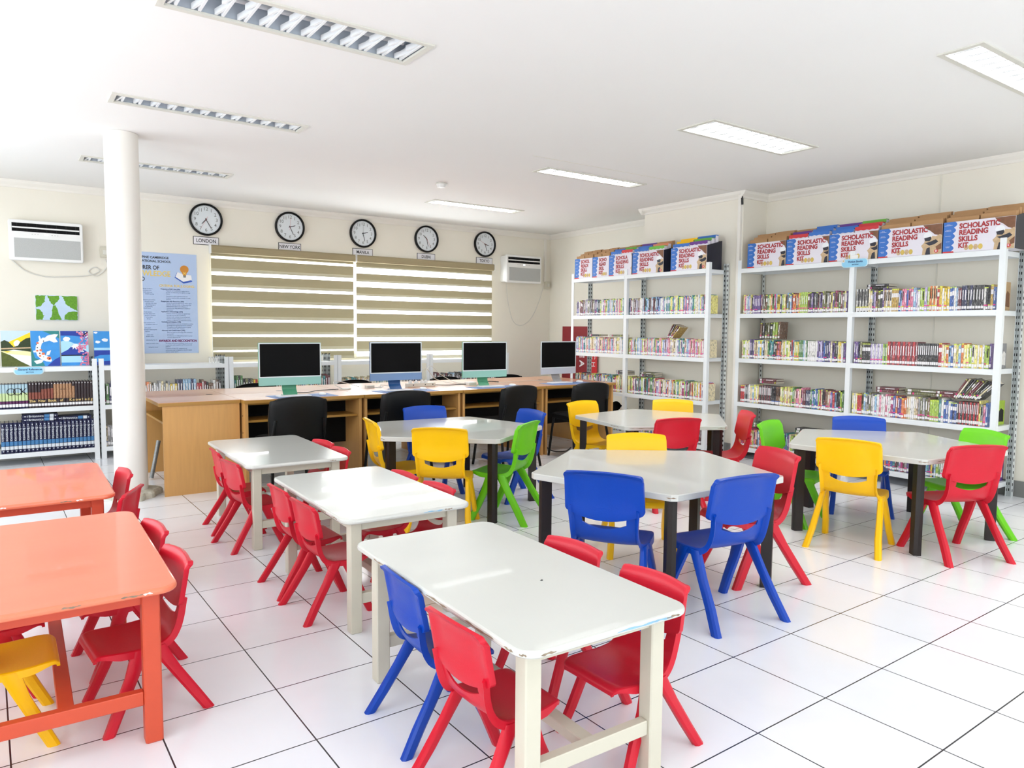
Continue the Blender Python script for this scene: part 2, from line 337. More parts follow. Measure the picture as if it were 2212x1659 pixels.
# ------------------------------------------------------------ ceiling lamps
where = {0: 'nearest the far wall', 1: 'between the column and the detector', 2: 'large, nearest the camera on the left', 3: 'over the table rows', 4: 'behind the camera', 5: 'farthest behind the camera'}
LLAB = {(0, 0): 'unlit recessed ceiling lamp half hidden by the column', (0, 1): 'unlit narrow recessed ceiling lamp in front of the column top', (0, 2): 'unlit wide recessed ceiling lamp at the top of the picture',
 (1, 0): 'lit narrow recessed ceiling lamp nearest the clocks', (1, 1): 'lit narrow recessed ceiling lamp in the middle of its row', (1, 2): 'lit wide recessed ceiling lamp above the bookcases',
 (1, 3): 'lit recessed ceiling lamp cut by the right picture edge'}
for i, (x0, x1, y0, y1, lit) in enumerate(LAMPS):
    r, c = i % 6, i//6
    o = thing('ceiling_lamp', LLAB.get((c, r), 'unseen recessed ceiling lamp behind the camera, row %d, %s side' % (r, 'right' if c else 'left')), 'ceiling lamp', (x0, y0, CZ), group='recessed louvre ceiling lamps')
    w, d = x1-x0, y1-y0; fr = .018
    b = MB()
    b.box(-.012, w+.012, -.012, fr, -.008, .004); b.box(-.012, w+.012, d-fr, d+.012, -.008, .004); b.box(-.012, fr, fr, d-fr, -.008, .004); b.box(w-fr, w+.012, fr, d-fr, -.008, .004)
    b.build('frame', 'off white', o)
    b = MB(); b.box(0, w, 0, .003, 0, .10); b.box(0, w, d-.003, d, 0, .10); b.box(0, .003, 0, d, 0, .10); b.box(w-.003, w, 0, d, 0, .10); b.box(0, w, 0, d, .095, .10)
    nb = 2 if d > .25 else 1; pw = (d-.04)/nb
    for k in range(nb):
        yc = .02+pw*(k+.5)
        b.rings([[(x, yc-pw*.48, .085), (x, yc-pw*.2, .093), (x, yc+pw*.2, .093), (x, yc+pw*.48, .085), (x, yc+pw*.3, .094), (x, yc-pw*.3, .094)] for x in (.01, w-.01)])
    b.build('reflector', 'aluminium' if not lit else 'louvre', o)
    nv = 12
    b = MB()
    for k in range(nv):
        x = w*(k+.6)/nv
        for q in range(nb):
            ya, yb_ = .02+pw*q, .02+pw*(q+1)
            b.add([(x, ya, .002), (x, yb_, .002), (x+.012, yb_, .002), (x+.012, ya, .002), (x-.006, ya, .04), (x-.006, yb_, .04), (x+.018, yb_, .04), (x+.018, ya, .04), (x+.005, (ya+yb_)/2, .055), (x+.008, (ya+yb_)/2, .055)],
                  [(0, 1, 2, 3), (0, 4, 5, 1), (3, 2, 6, 7)])
            b.add([(x-.03, yb_, .004), (x-.018, yb_, .004), (x+.012, ya, .004), (x, ya, .004), (x-.03, yb_, .03), (x-.018, yb_, .03), (x+.012, ya, .03), (x, ya, .03)], [(0, 1, 2, 3), (0, 4, 7, 3), (1, 2, 6, 5)])
    b.build('louvre', 'louvre', o)
    for q in range(nb):
        yc = .02+pw*(q+.5); b = MB(); b.tube([(.05, yc, .068), (w-.05, yc, .068)], .013, 12)
        b.build('tube', 'lamp lit' if lit else 'lamp off', o, smooth=True)
    if lit:
        area('lamp_light', ((x0+x1)/2, (y0+y1)/2, CZ+.066), (0, 0, 0), w-.06, d-.05, (40 if y0 > 3 else 32) if y0 > 1 else 18, (1, .985, .96))

# ------------------------------------------------------------ school chairs
def cr(pts, n):                                                     # Catmull-Rom through tuples
    out = []; P = [pts[0]]+list(pts)+[pts[-1]]
    for i in range(1, len(P)-2):
        for k in range(n):
            t = k/n; out.append(tuple(.5*((2*b)+(c-a)*t+(2*a-5*b+4*c-d)*t*t+(-a+3*b-3*c+d)*t**3) for a, b, c, d in zip(P[i-1], P[i], P[i+1], P[i+2])))
    out.append(pts[-1]); return out
def shell(front, back, skip=()):
    nr, nc = len(front), len(front[0]); b = MB(); vs = [p for r in front for p in r]+[p for r in back for p in r]; N = nr*nc; fs = []
    solid = {(i, j) for i in range(nr-1) for j in range(nc-1)}-set(skip)
    for i, j in solid:
        a, c, d, e = i*nc+j, i*nc+j+1, (i+1)*nc+j+1, (i+1)*nc+j
        fs.append((a, c, d, e)); fs.append((N+a, N+e, N+d, N+c))
        for (q, u, v) in (((i-1, j), a, c), ((i+1, j), d, e), ((i, j-1), e, a), ((i, j+1), c, d)):
            if q not in solid: fs.append((u, N+u, N+v, v))
    b.add(vs, fs); return b
def sstep(a, b_, x): t = max(0, min(1, (x-a)/(b_-a))); return t*t*(3-2*t)
U = [-1, -.992, -.97, -.94, -.90, -.82, -.66, -.5, -.34, -.17, 0, .17, .34, .5, .66, .82, .90, .94, .97, .992, 1]
def back_mesh():
    V = [0, .04, .1, .18, .28, .4, .52, .64, .76, .86, .92, .955, .98, 1]; Fr = []; Bk = []
    for v in V:
        fr, bk = [], []
        for u in U:
            zt = .675+.013*(1-u*u)-.012*max(0, (abs(u)-.94)/.06)**2.2; zb = .492-.040*(1-u*u)+.012*max(0, (abs(u)-.95)/.05)**2
            z = zb+(zt-zb)*v; x = u*(.187-.003*v)
            y = -.121-(z-.5)*.19+.020*u*u
            roll = .012*sstep(.86, 1, v)
            rim = max(.8*sstep(.68, .965, abs(u)), .3*sstep(.95, .99, v)); low = (1-sstep(0, .5, v))
            dep = .007+.020*max(rim, low*.85)
            edge = .003*(abs(u) > .999)
            fr.append((x, y-roll, z)); bk.append((x, y-dep-roll+edge, z-.004*sstep(.86, 1, v)))
        Fr.append(fr); Bk.append(bk)
    return shell(Fr, Bk).mesh('backrest', 'red plastic', 50)
def seat_mesh():
    prof = [(-.132, .517, .164), (-.127, .490, .163), (-.124, .467, .161), (-.120, .442, .159), (-.113, .414, .158), (-.103, .386, .158), (-.082, .357, .161), (-.04, .341, .169), (.03, .334, .176), (.11, .336, .178), (.17, .340, .172), (.208, .337, .160), (.226, .322, .146), (.228, .306, .138)]
    P = cr(prof, 3); Fr = []; Bk = []; skip = []
    for i, (y, z, w) in enumerate(P):
        a = P[max(0, i-1)]; c = P[min(len(P)-1, i+1)]; ty, tz = c[0]-a[0], c[1]-a[1]; L = sqrt(ty*ty+tz*tz); ny, nz = tz/L, -ty/L       # rear / under side
        fr, bk = [], []
        seatness = sstep(-.1, -.02, y)
        for u in U:
            dish = .010*seatness*(1-sstep(.15, .22, y))*(u*u-1)
            x = u*w*1.0; rim = sstep(.90, .985, abs(u))*(1-.75*sstep(.12, .22, y)); dep = .007+.022*rim
            yy = y+(1-seatness)*.016*u*u; zz = z+dish-.004*max(0, abs(u)-.96)/.04-.010*max(0, 1-(u/.66)**2)*math.exp(-((z-.421)/.022)**2)+.014*(abs(u)/.66 if abs(u) <= .66 else max(0, (1-abs(u))/.34))**2*math.exp(-((z-.421)/.022)**2)
            fr.append((x, yy, zz)); bk.append((x*(1+.02*rim), yy+ny*dep, zz+nz*dep))
        Fr.append(fr); Bk.append(bk)
    for i in range(len(P)-1):
        zm = (P[i][1]+P[i+1][1])/2
        if P[i][0] < -.1:
            for j in range(len(U)-1):
                um = abs((U[j]+U[j+1])/2)
                if um < .66 and .421 < zm < .478: skip.append((i, j))
    return shell(Fr, Bk, skip).mesh('seat', 'red plastic', 50)
def leg_mesh(sx, rear):
    b = MB(); st = ((.164, -.012, .328, .034, .014), (.176, -.075, .22, .027, .016), (.188, -.150, .10, .026, .018), (.205, -.212, 0, .024, .0185)) if rear else \
        ((.166, .052, .328, .036, .014), (.177, .092, .22, .027, .016), (.186, .146, .10, .025, .0175), (.199, .192, 0, .023, .018))
    rs = []
    for x, y, z, hy, hx in st:
        c = .55
        rs.append([(sx*x+a*hx, y+q*hy, z) for a, q in ((-c, -1), (c, -1), (1, -c), (1, c), (c, 1), (-c, 1), (-1, c), (-1, -c))])
    b.rings(rs[::-1]); return b.mesh('leg', 'red plastic', 30)
BACK, SEAT = back_mesh(), seat_mesh(); LEGS = [leg_mesh(s, r) for s in (-1, 1) for r in (True, False)]
CM = {}
def chair(color, label, x, y, deg, small, group):
    o = thing('school_chair', label, 'chair', (x, y, 0), R(deg)-pi/2, group, .77 if small else 1)
    for nm, me in [('backrest', BACK), ('seat', SEAT)]+[('leg', l) for l in LEGS]:
        k = (me.name, color)
        if k not in CM:
            if color == 'red': CM[k] = me
            else: c = me.copy(); c.materials[0] = M[color+' plastic']; CM[k] = c
        link(nm, CM[k], o)
    return o
GH = 'school chairs around the pentagonal tables'; GR = 'small school chairs along the rectangular tables'
for a in [
 ('blue', 'blue plastic chair seen from behind, left one at the centre pentagonal table', 2.338, 2.489, 32, 0, GH),
 ('blue', 'blue plastic chair at the near corner of the centre pentagonal table, legs splayed', 2.733, 2.159, 81, 0, GH),
 ('red', 'red plastic chair on the right side of the centre pentagonal table', 3.300, 2.413, 158, 0, GH),
 ('yellow', 'yellow plastic chair on the far side of the centre pentagonal table', 3.125, 3.08, 235, 0, GH),
 ('yellow', 'yellow plastic chair seen from behind at the right pentagonal table', 4.287, 2.404, 16.4, 0, GH),
 ('red', 'red plastic chair seen from behind at the right pentagonal table', 4.630, 1.960, 65, 0, GH),
 ('blue', 'blue plastic chair behind the right pentagonal table, before the bookcase', 5.185, 2.86, 216, 0, GH),
 ('green', 'green plastic chair at the right end of the right pentagonal table', 5.17, 2.15, 154, 0, GH),
 ('green', 'green plastic chair facing the left edge of the right pentagonal table', 4.527, 3.006, 283.6, 0, GH),
 ('yellow', 'yellow plastic chair seen from behind at the pentagonal table before the desks', 2.414, 4.199, 49, 0, GH),
 ('yellow', 'yellow plastic chair seen side-on beside the left edge of a pentagonal table', 2.274, 4.703, -11.6, 0, GH),
 ('blue', 'blue plastic chair behind the pentagonal table before the desks, only its top showing', 2.84, 5.15, 262, 0, GH),
 ('green', 'green plastic chair seen from behind, at the pentagonal table before the desks', 2.908, 4.151, 121, 0, GH),
 ('blue', 'blue plastic chair facing left behind the green chair', 3.311, 4.630, 176.5, 0, GH),
 ('red', 'red plastic chair with scuffed back at the farthest pentagonal table', 4.112, 3.765, 71.4, 0, GH),
 ('red', 'red plastic chair side-on at the right end of the farthest pentagonal table', 4.75, 3.72, 142, 0, GH),
 ('yellow', 'yellow plastic chair at the farthest pentagonal table, backing onto the bookcase', 5.00, 4.52, 226, 0, GH),
 ('yellow', 'yellow plastic chair at the farthest pentagonal table, beside the desk end', 4.29, 4.80, 275, 0, GH),
 ('blue', 'small blue plastic chair at the left side of the nearest cream table', 1.154, 2.082, -3.6, 1, GR),
 ('red', 'small red plastic chair nearest the camera, left of the nearest cream table', 1.116, 1.683, 2, 1, GR),
 ('red', 'small red plastic chair at the near right corner of the nearest cream table', 1.623, 1.636, 181, 1, GR),
 ('red', 'small red plastic chair, farther one on the right of the nearest cream table', 1.63, 2.05, 185, 1, GR),
 ('red', 'small red plastic chair, nearer one on the left of the middle cream table', 1.233, 3.245, 2, 1, GR),
 ('red', 'small red plastic chair, farther one on the left of the middle cream table', 1.237, 3.611, .5, 1, GR),
 ('red', 'small red plastic chair, farther one on the right of the middle cream table', 1.70, 3.60, 182, 1, GR),
 ('red', 'small red plastic chair, nearer one on the right of the middle cream table', 1.71, 3.224, 184, 1, GR),
 ('red', 'small red plastic chair, nearer one on the left of the far cream table', 1.22, 4.495, 6.9, 1, GR),
 ('red', 'small red plastic chair, farther one on the left of the far cream table', 1.244, 4.93, -3, 1, GR),
 ('red', 'small red plastic chair, farther one on the right of the far cream table', 1.74, 4.93, 188, 1, GR),
 ('red', 'small red plastic chair, nearer one on the right of the far cream table', 1.72, 4.565, 181, 1, GR),
 ('red', 'small red plastic chair at the far orange table, beside the column', .432, 4.501, 184.8, 1, GR),
 ('red', 'small red plastic chair turned askew at the near corner of the far orange table', .407, 4.014, 155, 1, GR),
 ('red', 'small red plastic chair, farther one on the right of the near orange table', .375, 3.189, 187, 1, GR),
 ('red', 'small red plastic chair, nearer one on the right of the near orange table', .375, 2.746, 186, 1, GR),
 ('yellow', 'small yellow plastic chair under the near orange table at the left edge', -.051, 2.786, 0, 1, GR),
 ('red', 'small red plastic chair behind the yellow one under the near orange table', -.075, 3.17, 0, 1, GR),
 ('blue', 'small blue plastic chair at the left of the far orange table', -.09, 4.15, 2, 1, GR),
]: chair(*a)

# ------------------------------------------------------------ tables
def round_rect(w, d, r, n=8):
    pts = []
    for cx, cy, a0 in ((w/2-r, d/2-r, 0), (-w/2+r, d/2-r, 90), (-w/2+r, -d/2+r, 180), (w/2-r, -d/2+r, 270)):
        for k in range(n+1): a = R(a0+90*k/n); pts.append((cx+r*cos(a), cy+r*sin(a)))
    return pts
def chips(par, pts, z, spots, depth=.0012):                           # worn patches on the rim of a top, placed by share of its outline
    n = len(pts); cum = [0]
    for i in range(n): cum.append(cum[-1]+(Vector(pts[(i+1) % n])-Vector(pts[i])).length)
    def at(s_):
        d = (s_ % 1)*cum[-1]; i = max(k for k in range(n) if cum[k] <= d); f = (d-cum[i])/max(1e-6, cum[i+1]-cum[i]); p, q = pts[i], pts[(i+1) % n]
        return Vector((p[0]+(q[0]-p[0])*f, p[1]+(q[1]-p[1])*f))
    for s0, ln, mi in spots:
        b = MB(); m = 28; rr = []; ph = random.random()*9
        for k in range(m+1):
            u = s0+ln*k/m; v = at(u); t = (at(u+.003)-at(u-.003)).normalized(); nx, ny = t.y, -t.x
            w = (.0019+.0009*sin(k*.5+ph)+.0005*random.random())*min(1, .15+k/4, .15+(m-k)/4); zc = z+.001*sin(k*.3+ph*2)
            rr.append([(v.x+nx*.0008, v.y+ny*.0008, zc-w), (v.x+nx*.0008, v.y+ny*.0008, zc+w), (v.x-nx*.004, v.y-ny*.004, zc+w), (v.x-nx*.004, v.y-ny*.004, zc-w)])
        b.rings(rr, 0); b.build('worn_patch', ('wear', 'blue wear', 'label white')[mi], par)
def rect_table(label, cx, cy, w, d, rz, top, legm, wearspots, group):
    o = thing('activity_table', label, 'table', (cx, cy, 0), R(rz), group); H = .52
    b = MB(); rs = []
    for z, k in ((H-.021, -.005), (H-.017, -.001), (H-.011, 0), (H-.005, -.001), (H-.0015, -.004), (H, -.008)): rs.append([(x, y, z) for x, y in round_rect(w+2*k, d+2*k, .06+k)])
    b.rings(rs); tp = b.build('tabletop', top, o)
    pr = round_rect(w, d, .06)
    chips(tp, pr, H-.011, wearspots)
    lx, ly, s = w/2-.075, d/2-.09, .026
    for sx in (-1, 1):
        for sy in (-1, 1): MB().box(sx*lx-s, sx*lx+s, sy*ly-s, sy*ly+s, 0, H-.021, bev=.004).build('leg', legm, o)
    b = MB()
    for sy in (-1, 1): b.box(-lx+s, lx-s, sy*ly-.012, sy*ly+.014, H-.068, H-.0212)
    for sx in (-1, 1): b.box(sx*lx-.012, sx*lx+.014, -ly+s, ly-s, H-.068, H-.0212)
    b.build('apron', legm, o)
    for sy in (-1, 1): MB().box(-lx+s, lx-s, sy*ly-.016, sy*ly+.016, .125, .17, bev=.003).build('stretcher', legm, o)
    MB().box(-.022, .022, -ly+.016, ly-.016, .128, .162, bev=.003).build('stretcher', legm, o)
    return o
GT = 'low rectangular activity tables'
rect_table('cream rectangular table nearest the camera with chipped blue-stained edge', 1.345, 1.955, .60, 1.14, -1.5, 'cream paint', 'cream leg', [(.600, .045, 1), (.640, .022, 1), (.655, .016, 0), (.525, .014, 0), (.49, .012, 0), (.508, .006, 0), (.43, .045, 0), (.36, .04, 0), (.30, .03, 0), (.24, .03, 0)], GT)
rect_table('cream rectangular table in the middle of its row', 1.472, 3.355, .62, 1.09, -1.5, 'cream paint', 'cream leg', [(.47, .02, 0), (.43, .02, 0), (.62, .03, 1), (.652, .012, 0)], GT)
rect_table('cream rectangular table farthest back, beside the desks', 1.472, 4.815, .63, 1.13, -1.5, 'cream paint', 'cream leg', [(.33, .03, 0), (.655, .012, 0)], GT)
rect_table('orange rectangular table nearest the camera with scratched top', .135, 2.965, .62, 1.12, -1.0, 'orange paint', 'orange leg', [(.645, .018, 0), (.663, .008, 2), (.60, .015, 0)], GT)
rect_table('orange rectangular table farther back, in front of the reference shelves', .135, 4.40, .62, 1.0, -1.0, 'orange paint', 'orange leg', [(.655, .01, 2), (.635, .015, 0), (.56, .01, 2)], GT)
def penta_table(label, cx, cy, rot, Rr, wear):
    o = thing('pentagonal_table', label, 'table', (cx, cy, 0), R(rot), 'pentagonal tables with dark legs'); H = .585
    def ring(r, c=.02):
        pts = []
        for k in range(5):
            a = R(72*k); v = Vector((r*cos(a), r*sin(a))); 
            for s in (-1, 1):
                a2 = R(72*(k+s)); w2 = Vector((r*cos(a2), r*sin(a2))); pts.append((s, (v+(w2-v).normalized()*c).to_tuple()))
        return [p for s, p in pts]
    b = MB(); b.rings([[(x, y, z) for x, y in ring(Rr+k)] for z, k in ((H-.032, -.003), (H-.029, 0), (H-.004, 0), (H, -.004))])
    tp = b.build('tabletop', 'cream paint', o)
    chips(tp, ring(Rr), H-.016, wear)
    for k in range(5):
        a = R(72*k); r = Rr-.082; s = .027; m = MB(); ca, sa = cos(a), sin(a)
        sq = [(-s, -s), (s, -s*.8), (s*1.15, 0), (s, s*.8), (-s, s)]
        m.prism([((r+x)*ca-y*sa, (r+x)*sa+y*ca) for x, y in sq], 0, H-.032); m.build('leg', 'dark wood', o)
    return o
penta_table('centre pentagonal cream table with two blue chairs in front', 2.864, 2.741, 17, .685, [(.594, .012, 0), (.68, .01, 0)])
penta_table('right pentagonal cream table in front of the near bookcase', 4.867, 2.513, 9, .70, [(.595, .015, 0), (.63, .05, 0), (.70, .04, 0)])
penta_table('left pentagonal cream table in front of the computer desks', 2.777, 4.677, 49, .69, [(.40, .01, 0)])
penta_table('farthest pentagonal cream table, chipped along its rim', 4.532, 4.300, 61, .69, [(.41, .05, 0), (.48, .06, 0), (.585, .02, 0), (.35, .03, 0)])

# ------------------------------------------------------------ computer desks
DH = .735
GD = 'wooden computer desks set end to end'
def desk(label, x0, x1, y0, y1, face, group=GD):
    # local frame: front at y=0 facing -Y, rotated by face
    w, d = (x1-x0, y1-y0) if face in (0, 180) else (y1-y0, x1-x0)
    loc = {0: (x0, y0), 180: (x1, y1), -90: (x0, y1), 90: (x1, y0)}[face]
    o = thing('computer_desk', label, 'desk', (loc[0], loc[1], 0), R(face), group)
    tp = MB().box(.001, w-.001, 0, d, DH-.003, DH).build('desktop', 'desk top', o)
    MB().box(.001, w-.001, 0, d, DH-.028, DH-.003).build('edge_band', 'desk edge', tp)
    MB().cyl(w*.5, d*.82, DH-.001, DH+.0012, .028).build('grommet', 'black plastic', tp)
    for x in (.012, w-.037):
        p = MB().box(x, x+.025, .03, d-.005, 0, DH-.028).build('side_panel', 'desk wood', o)
        b = MB()
        for y, z in ((.06, .62), (.06, .50), (d*.45, .50), (d*.7, .52)):
            b.disc_y(0, 0, .001, 0, .006, 12)
        if x < .1: 
            b = MB()
            for y, z in ((.10, .60), (.10, .46), (.27, .52), (.50, .51)):
                b.rings([[(x-e, y+.006*cos(2*pi*i/10), z+.006*sin(2*pi*i/10)) for i in range(10)] for e in (.0012, 0)])
            b.build('screw_cap', 'dark wood', p)
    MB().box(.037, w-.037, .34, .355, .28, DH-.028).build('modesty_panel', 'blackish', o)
    MB().box(.04, w-.04, .06, .335, .545, .563).build('keyboard_shelf', 'desk edge', o)
    MB().box(.037, w-.037, .05, .2, DH-.045, DH-.028).build('rail', 'desk edge', o)
    return o
desk('light wooden desk end with plain side panel beside the column', .985, 1.592, 6.08, 7.25, -90)
bx = (1.595, 2.63, 3.65, 4.67, 5.66)
dl = ('wooden desk with the first mint computer, nearest the column', 'wooden desk with the blue computer', 'wooden desk with the second mint computer', 'wooden desk with the silver computer, nearest the bookcase')
for k in range(4): desk(dl[k], bx[k], bx[k+1]-.004, 5.975, 6.61, 0)
bl = ('behind the first mint computer', 'behind the blue computer', 'behind the second mint computer', 'behind the silver computer')
for k in range(4): desk('wooden desk of the back row, '+bl[k], bx[k], bx[k+1]-.004, 6.615, 7.25, 180)

# black visitor chairs
def black_chair_parts():
    o = thing('visitor_chair', '', 'chair')
    b = MB(); P = cr([(-.215, .78, .19), (-.22, .765, .22), (-.215, .70, .232), (-.20, .60, .232), (-.19, .50, .225), (-.185, .45, .21)], 3); Fr = []; Bk = []
    for i, (y, z, w) in enumerate(P):
        fr, bk = [], []
        for u in U:
            zz = z+(.016*(1-u*u) if i < 4 else 0)-(.02*max(0, (abs(u)-.75)/.25)**2 if i < 3 else 0)
            th = .032*(1-.6*sstep(.85, 1, abs(u)))
            fr.append((u*w, y+.03*u*u, zz)); bk.append((u*w, y+.03*u*u-th, zz))
        Fr.append(fr); Bk.append(bk)
    link('backrest', shell(Fr, Bk).mesh('backrest', 'black plastic', 50), o)
    b = MB(); b.rings([[(x, y, z) for x, y in round_rect(.46+k, .44+k, .08)] for z, k in ((.405, -.04), (.415, 0), (.45, 0), (.462, -.03))]); b.build('seat', 'black fabric', o, smooth=40)
    for sx in (-1, 1):
        for p, q in (((sx*.2, -.17, .43), (sx*.235, -.25, 0)), ((sx*.2, .17, .43), (sx*.22, .23, 0))): MB().tube([p, q], .0125, 10).build('leg', 'black plastic', o, smooth=True)
        MB().tube([(sx*.2, -.16, .42), (sx*.205, -.2, .5), (sx*.19, -.218, .62)], .012, 8).build('back_support', 'black plastic', o, smooth=True)
    return o
bc = black_chair_parts(); first = True
GB = 'black visitor chairs at the computer desks'
for x, y, a, l in ((1.87, 5.70, 2, 'black chair in front of the first mint computer'), (2.85, 5.78, -3, 'black chair in front of the blue computer'),
    (4.00, 5.76, 6, 'black chair pushed under the desk of the second mint computer'), (4.90, 5.72, -4, 'black chair at the last desk beside the bookcase'),
    (2.18, 7.52, 180, 'black chair on the far side of the desks, behind the first mint computer'), (3.28, 7.52, 183, 'black chair on the far side of the desks, left of the blue computer'),
    (4.45, 7.54, 178, 'black chair on the far side of the desks, behind the power strip'), (5.38, 7.50, 180, 'black chair on the far side of the desks, right of the second mint computer')):
    o = bc if first else copy_tree(bc); first = False
    o.location = (x, y, 0); o.rotation_euler = (0, 0, R(a)); tag(o, l, 'chair', GB)
    if y > 7: o.scale = (.93, .93, .93)

# ------------------------------------------------------------ computers
def imac(label, cx, y, chin, dark, rz, group='all-in-one computers on the desks'):
    o = thing('desktop_computer', label, 'computer', (cx, y, DH), R(rz), group)
    w = .2735
    pr = [(-w+.004, .09), (w-.004, .09), (w, .096), (w, .452), (w-.005, .458), (-w+.005, .458), (-w, .452), (-w, .096)]
    b = MB(); b.rings([[(x, yy, z) for x, z in pr] for yy in (0, .0115)]); d = b.build('display_body', dark, o)
    b = MB(); b.flat([(-w+.002, .158), (w-.002, .158), (w-.002, .4555), (-w+.002, .4555)], 0); b.build('bezel', 'bezel', o)
    b = MB(); b.flat([(-w+.012, .168), (w-.012, .168), (w-.012, .446), (-w+.012, .446)], -.0007); b.build('screen', 'screen', o)
    b = MB(); b.flat([(-w+.002, .0915), (w-.002, .0915), (w-.002, .158), (-w+.002, .158)], 0); b.build('chin', chin, o)
    b = MB(); b.rings([[(-.062, yy, zz), (.062, yy, zz), (.062, yy+.005, zz), (-.062, yy+.005, zz)] for yy, zz in ((.012, .20), (.045, .16), (.058, .11), (.045, .05), (.010, .006))], 0)
    b.box(-.066, .066, -.062, .062, 0, .006); b.build('stand', dark, o)
    return o
imac('all-in-one computer with mint chin nearest the column', 2.060, 6.237, 'mint', 'mint dark', 0)
imac('all-in-one computer with blue chin beside the power strip', 3.115, 6.33, 'sky chin', 'sky dark', 0)
imac('all-in-one computer with mint chin in the middle of the desks', 4.107, 6.295, 'mint', 'mint dark', 0)
imac('all-in-one computer with silver chin nearest the bookcase', 5.150, 6.376, 'silver chin', 'silver dark', 5)
def slab(nm, x0, x1, y0, y1, z0, z1, mt, r=.01):
    b = MB(); rr = round_rect(x1-x0, y1-y0, r, 4); cx, cy = (x0+x1)/2, (y0+y1)/2
    b.rings([[(x+cx, y+cy, z) for x, y in rr] for z in (z0, z1)]); return b.build(nm, mt, smooth=40)
wh = ('the first mint computer', 'the blue computer', 'the second mint computer', 'the silver computer')
for k, (mx0, mx1, my0, my1, kx, ky, ux, uy) in enumerate(((1.85, 2.40, 5.99, 6.29, 2.05, 6.135, 2.31, 6.15), (2.83, 3.41, 6.0, 6.30, 3.07, 6.21, 3.345, 6.22), (3.83, 4.46, 5.99, 6.24, 4.10, 6.175, 4.37, 6.17), (4.80, 5.42, 5.985, 6.29, 5.06, 6.24, 5.33, 6.22))):
    tag(slab('desk_mat', mx0, mx1, my0, my1, DH, DH+.0015, 'mat blue', .02), 'pale blue desk mat in front of '+wh[k], 'desk mat', 'desk mats under the keyboards')
    o = thing('keyboard', 'slim white keyboard in front of '+wh[k], 'keyboard', (kx, ky, DH+.0015), 0, 'slim keyboards')
    b = MB(); b.box(-.14, .14, -.055, .055, 0, .007, bev=.002); b.build('body', 'white plastic', o)
    b = MB()
    for r in range(5):
        for c in range(14): b.box(-.134+c*.0192, -.134+c*.0192+.0165, -.05+r*.0205, -.05+r*.0205+.017, .007, .009)
    b.build('keys', 'sign white', o)
    b = MB(); n = 18; b.rings([[(.028*k_*cos(2*pi*i/n), .055*k_*sin(2*pi*i/n), z) for i in range(n)] for z, k_ in ((0, .92), (.008, 1), (.015, .85), (.0195, .5), (.0205, .1))])
    m_ = b.build('computer_mouse', 'white plastic', None, 50, loc=(ux, uy, DH+.0015)); tag(m_, 'white computer mouse beside the keyboard of '+wh[k], 'mouse', 'computer mice')
# power strip with plugs
o = thing('power_strip', 'long white power strip with four plugs, right of the blue computer', 'power strip', (3.49, 6.55, DH), R(4))
MB().box(-.165, .165, -.03, .03, 0, .038, bev=.004).build('body', 'off white', o)
b = MB()
for x in (-.10, .04, .13): b.rings([[(x+.006*cos(2*pi*i/10), yy, .02+.006*sin(2*pi*i/10)) for i in range(10)] for yy in (-.0315, -.03)])
b.build('switch', 'ink', o)
for x in (-.12, -.05, .02, .065):
    p = MB().rings([[(x+q*s, r*s, z) for q, r in ((-1, -1), (1, -1), (1, 1), (-1, 1))] for z, s in ((.038, .015), (.05, .013), (.068, .004))]).build('plug', 'white plastic', o)
    tag(p, 'white tapered plug standing on the power strip', 'plug'); del p['category']
def cable(label, pts, r, mt='cable white'):
    P = cr(pts, 8); o = MB().tube(P, r, 8).build('cable', mt, smooth=True); return tag(o, label, 'cable')
cable('white cable looping from the power strip behind the blue computer to the right', [(3.55, 6.56, .80), (3.60, 6.62, .90), (3.70, 6.7, .93), (3.85, 6.75, .83), (4.02, 6.72, .745), (4.15, 6.60, .742)], .0035)
cable('second white cable arching out of the power strip', [(3.505, 6.55, .80), (3.54, 6.62, .885), (3.66, 6.72, .90), (3.80, 6.8, .79), (3.95, 6.70, .742), (4.06, 6.55, .742)], .0035)
cable('black cable lying on the desk right of the power strip', [(3.66, 6.56, .745), (3.8, 6.50, .742), (3.95, 6.52, .742), (4.03, 6.47, .745)], .004, 'cable black')
cable('black cable from behind the second mint computer', [(4.16, 6.50, .742), (4.28, 6.55, .742), (4.38, 6.66, .75), (4.50, 6.62, .742)], .005, 'cable black')
cable('black cable running along the desk beside the first mint computer', [(2.15, 6.45, .742), (2.24, 6.36, .742), (2.40, 6.52, .742), (2.62, 6.56, .742)], .0035, 'cable black')
cable('white cable curling around the round charger', [(2.66, 6.55, .745), (2.62, 6.66, .78), (2.68, 6.80, .80), (2.80, 6.85, .78), (2.9, 6.72, .745)], .0035)
cable('white cable between the charger box and the blue computer stand', [(2.98, 6.62, .745), (3.06, 6.55, .742), (3.10, 6.66, .76), (3.16, 6.50, .75)], .0035)
cable('pale cable lying along the seam behind the silver computer', [(4.42, 6.56, .740), (4.7, 6.60, .740), (4.95, 6.63, .740), (5.2, 6.60, .740)], .003)
o = slab('charger', 2.93, 3.01, 6.60, 6.66, DH, DH+.026, 'off white', .008); tag(o, 'white charger box on the desk left of the blue computer', 'charger')
b = MB(); b.cyl(2.70, 6.59, DH, DH+.012, .055, .05); tag(b.build('coaster', 'off white', smooth=40), 'flat round white disc on the desk between the two left computers', 'coaster')
o = slab('router', 4.0, 4.10, 6.44, 6.53, DH, DH+.03, 'white plastic', .012); tag(o, 'small white box with cables left of the second mint computer stand', 'adapter')
o = MB().tube([(1.04, 6.87, .012), (1.075, 6.89, .16), (1.112, 6.91, .33)], .018, 10).build('broom_handle', 'crumpled foil', smooth=True); tag(o, 'silvery wrapped pole leaning under the desk beside the column', 'pole')
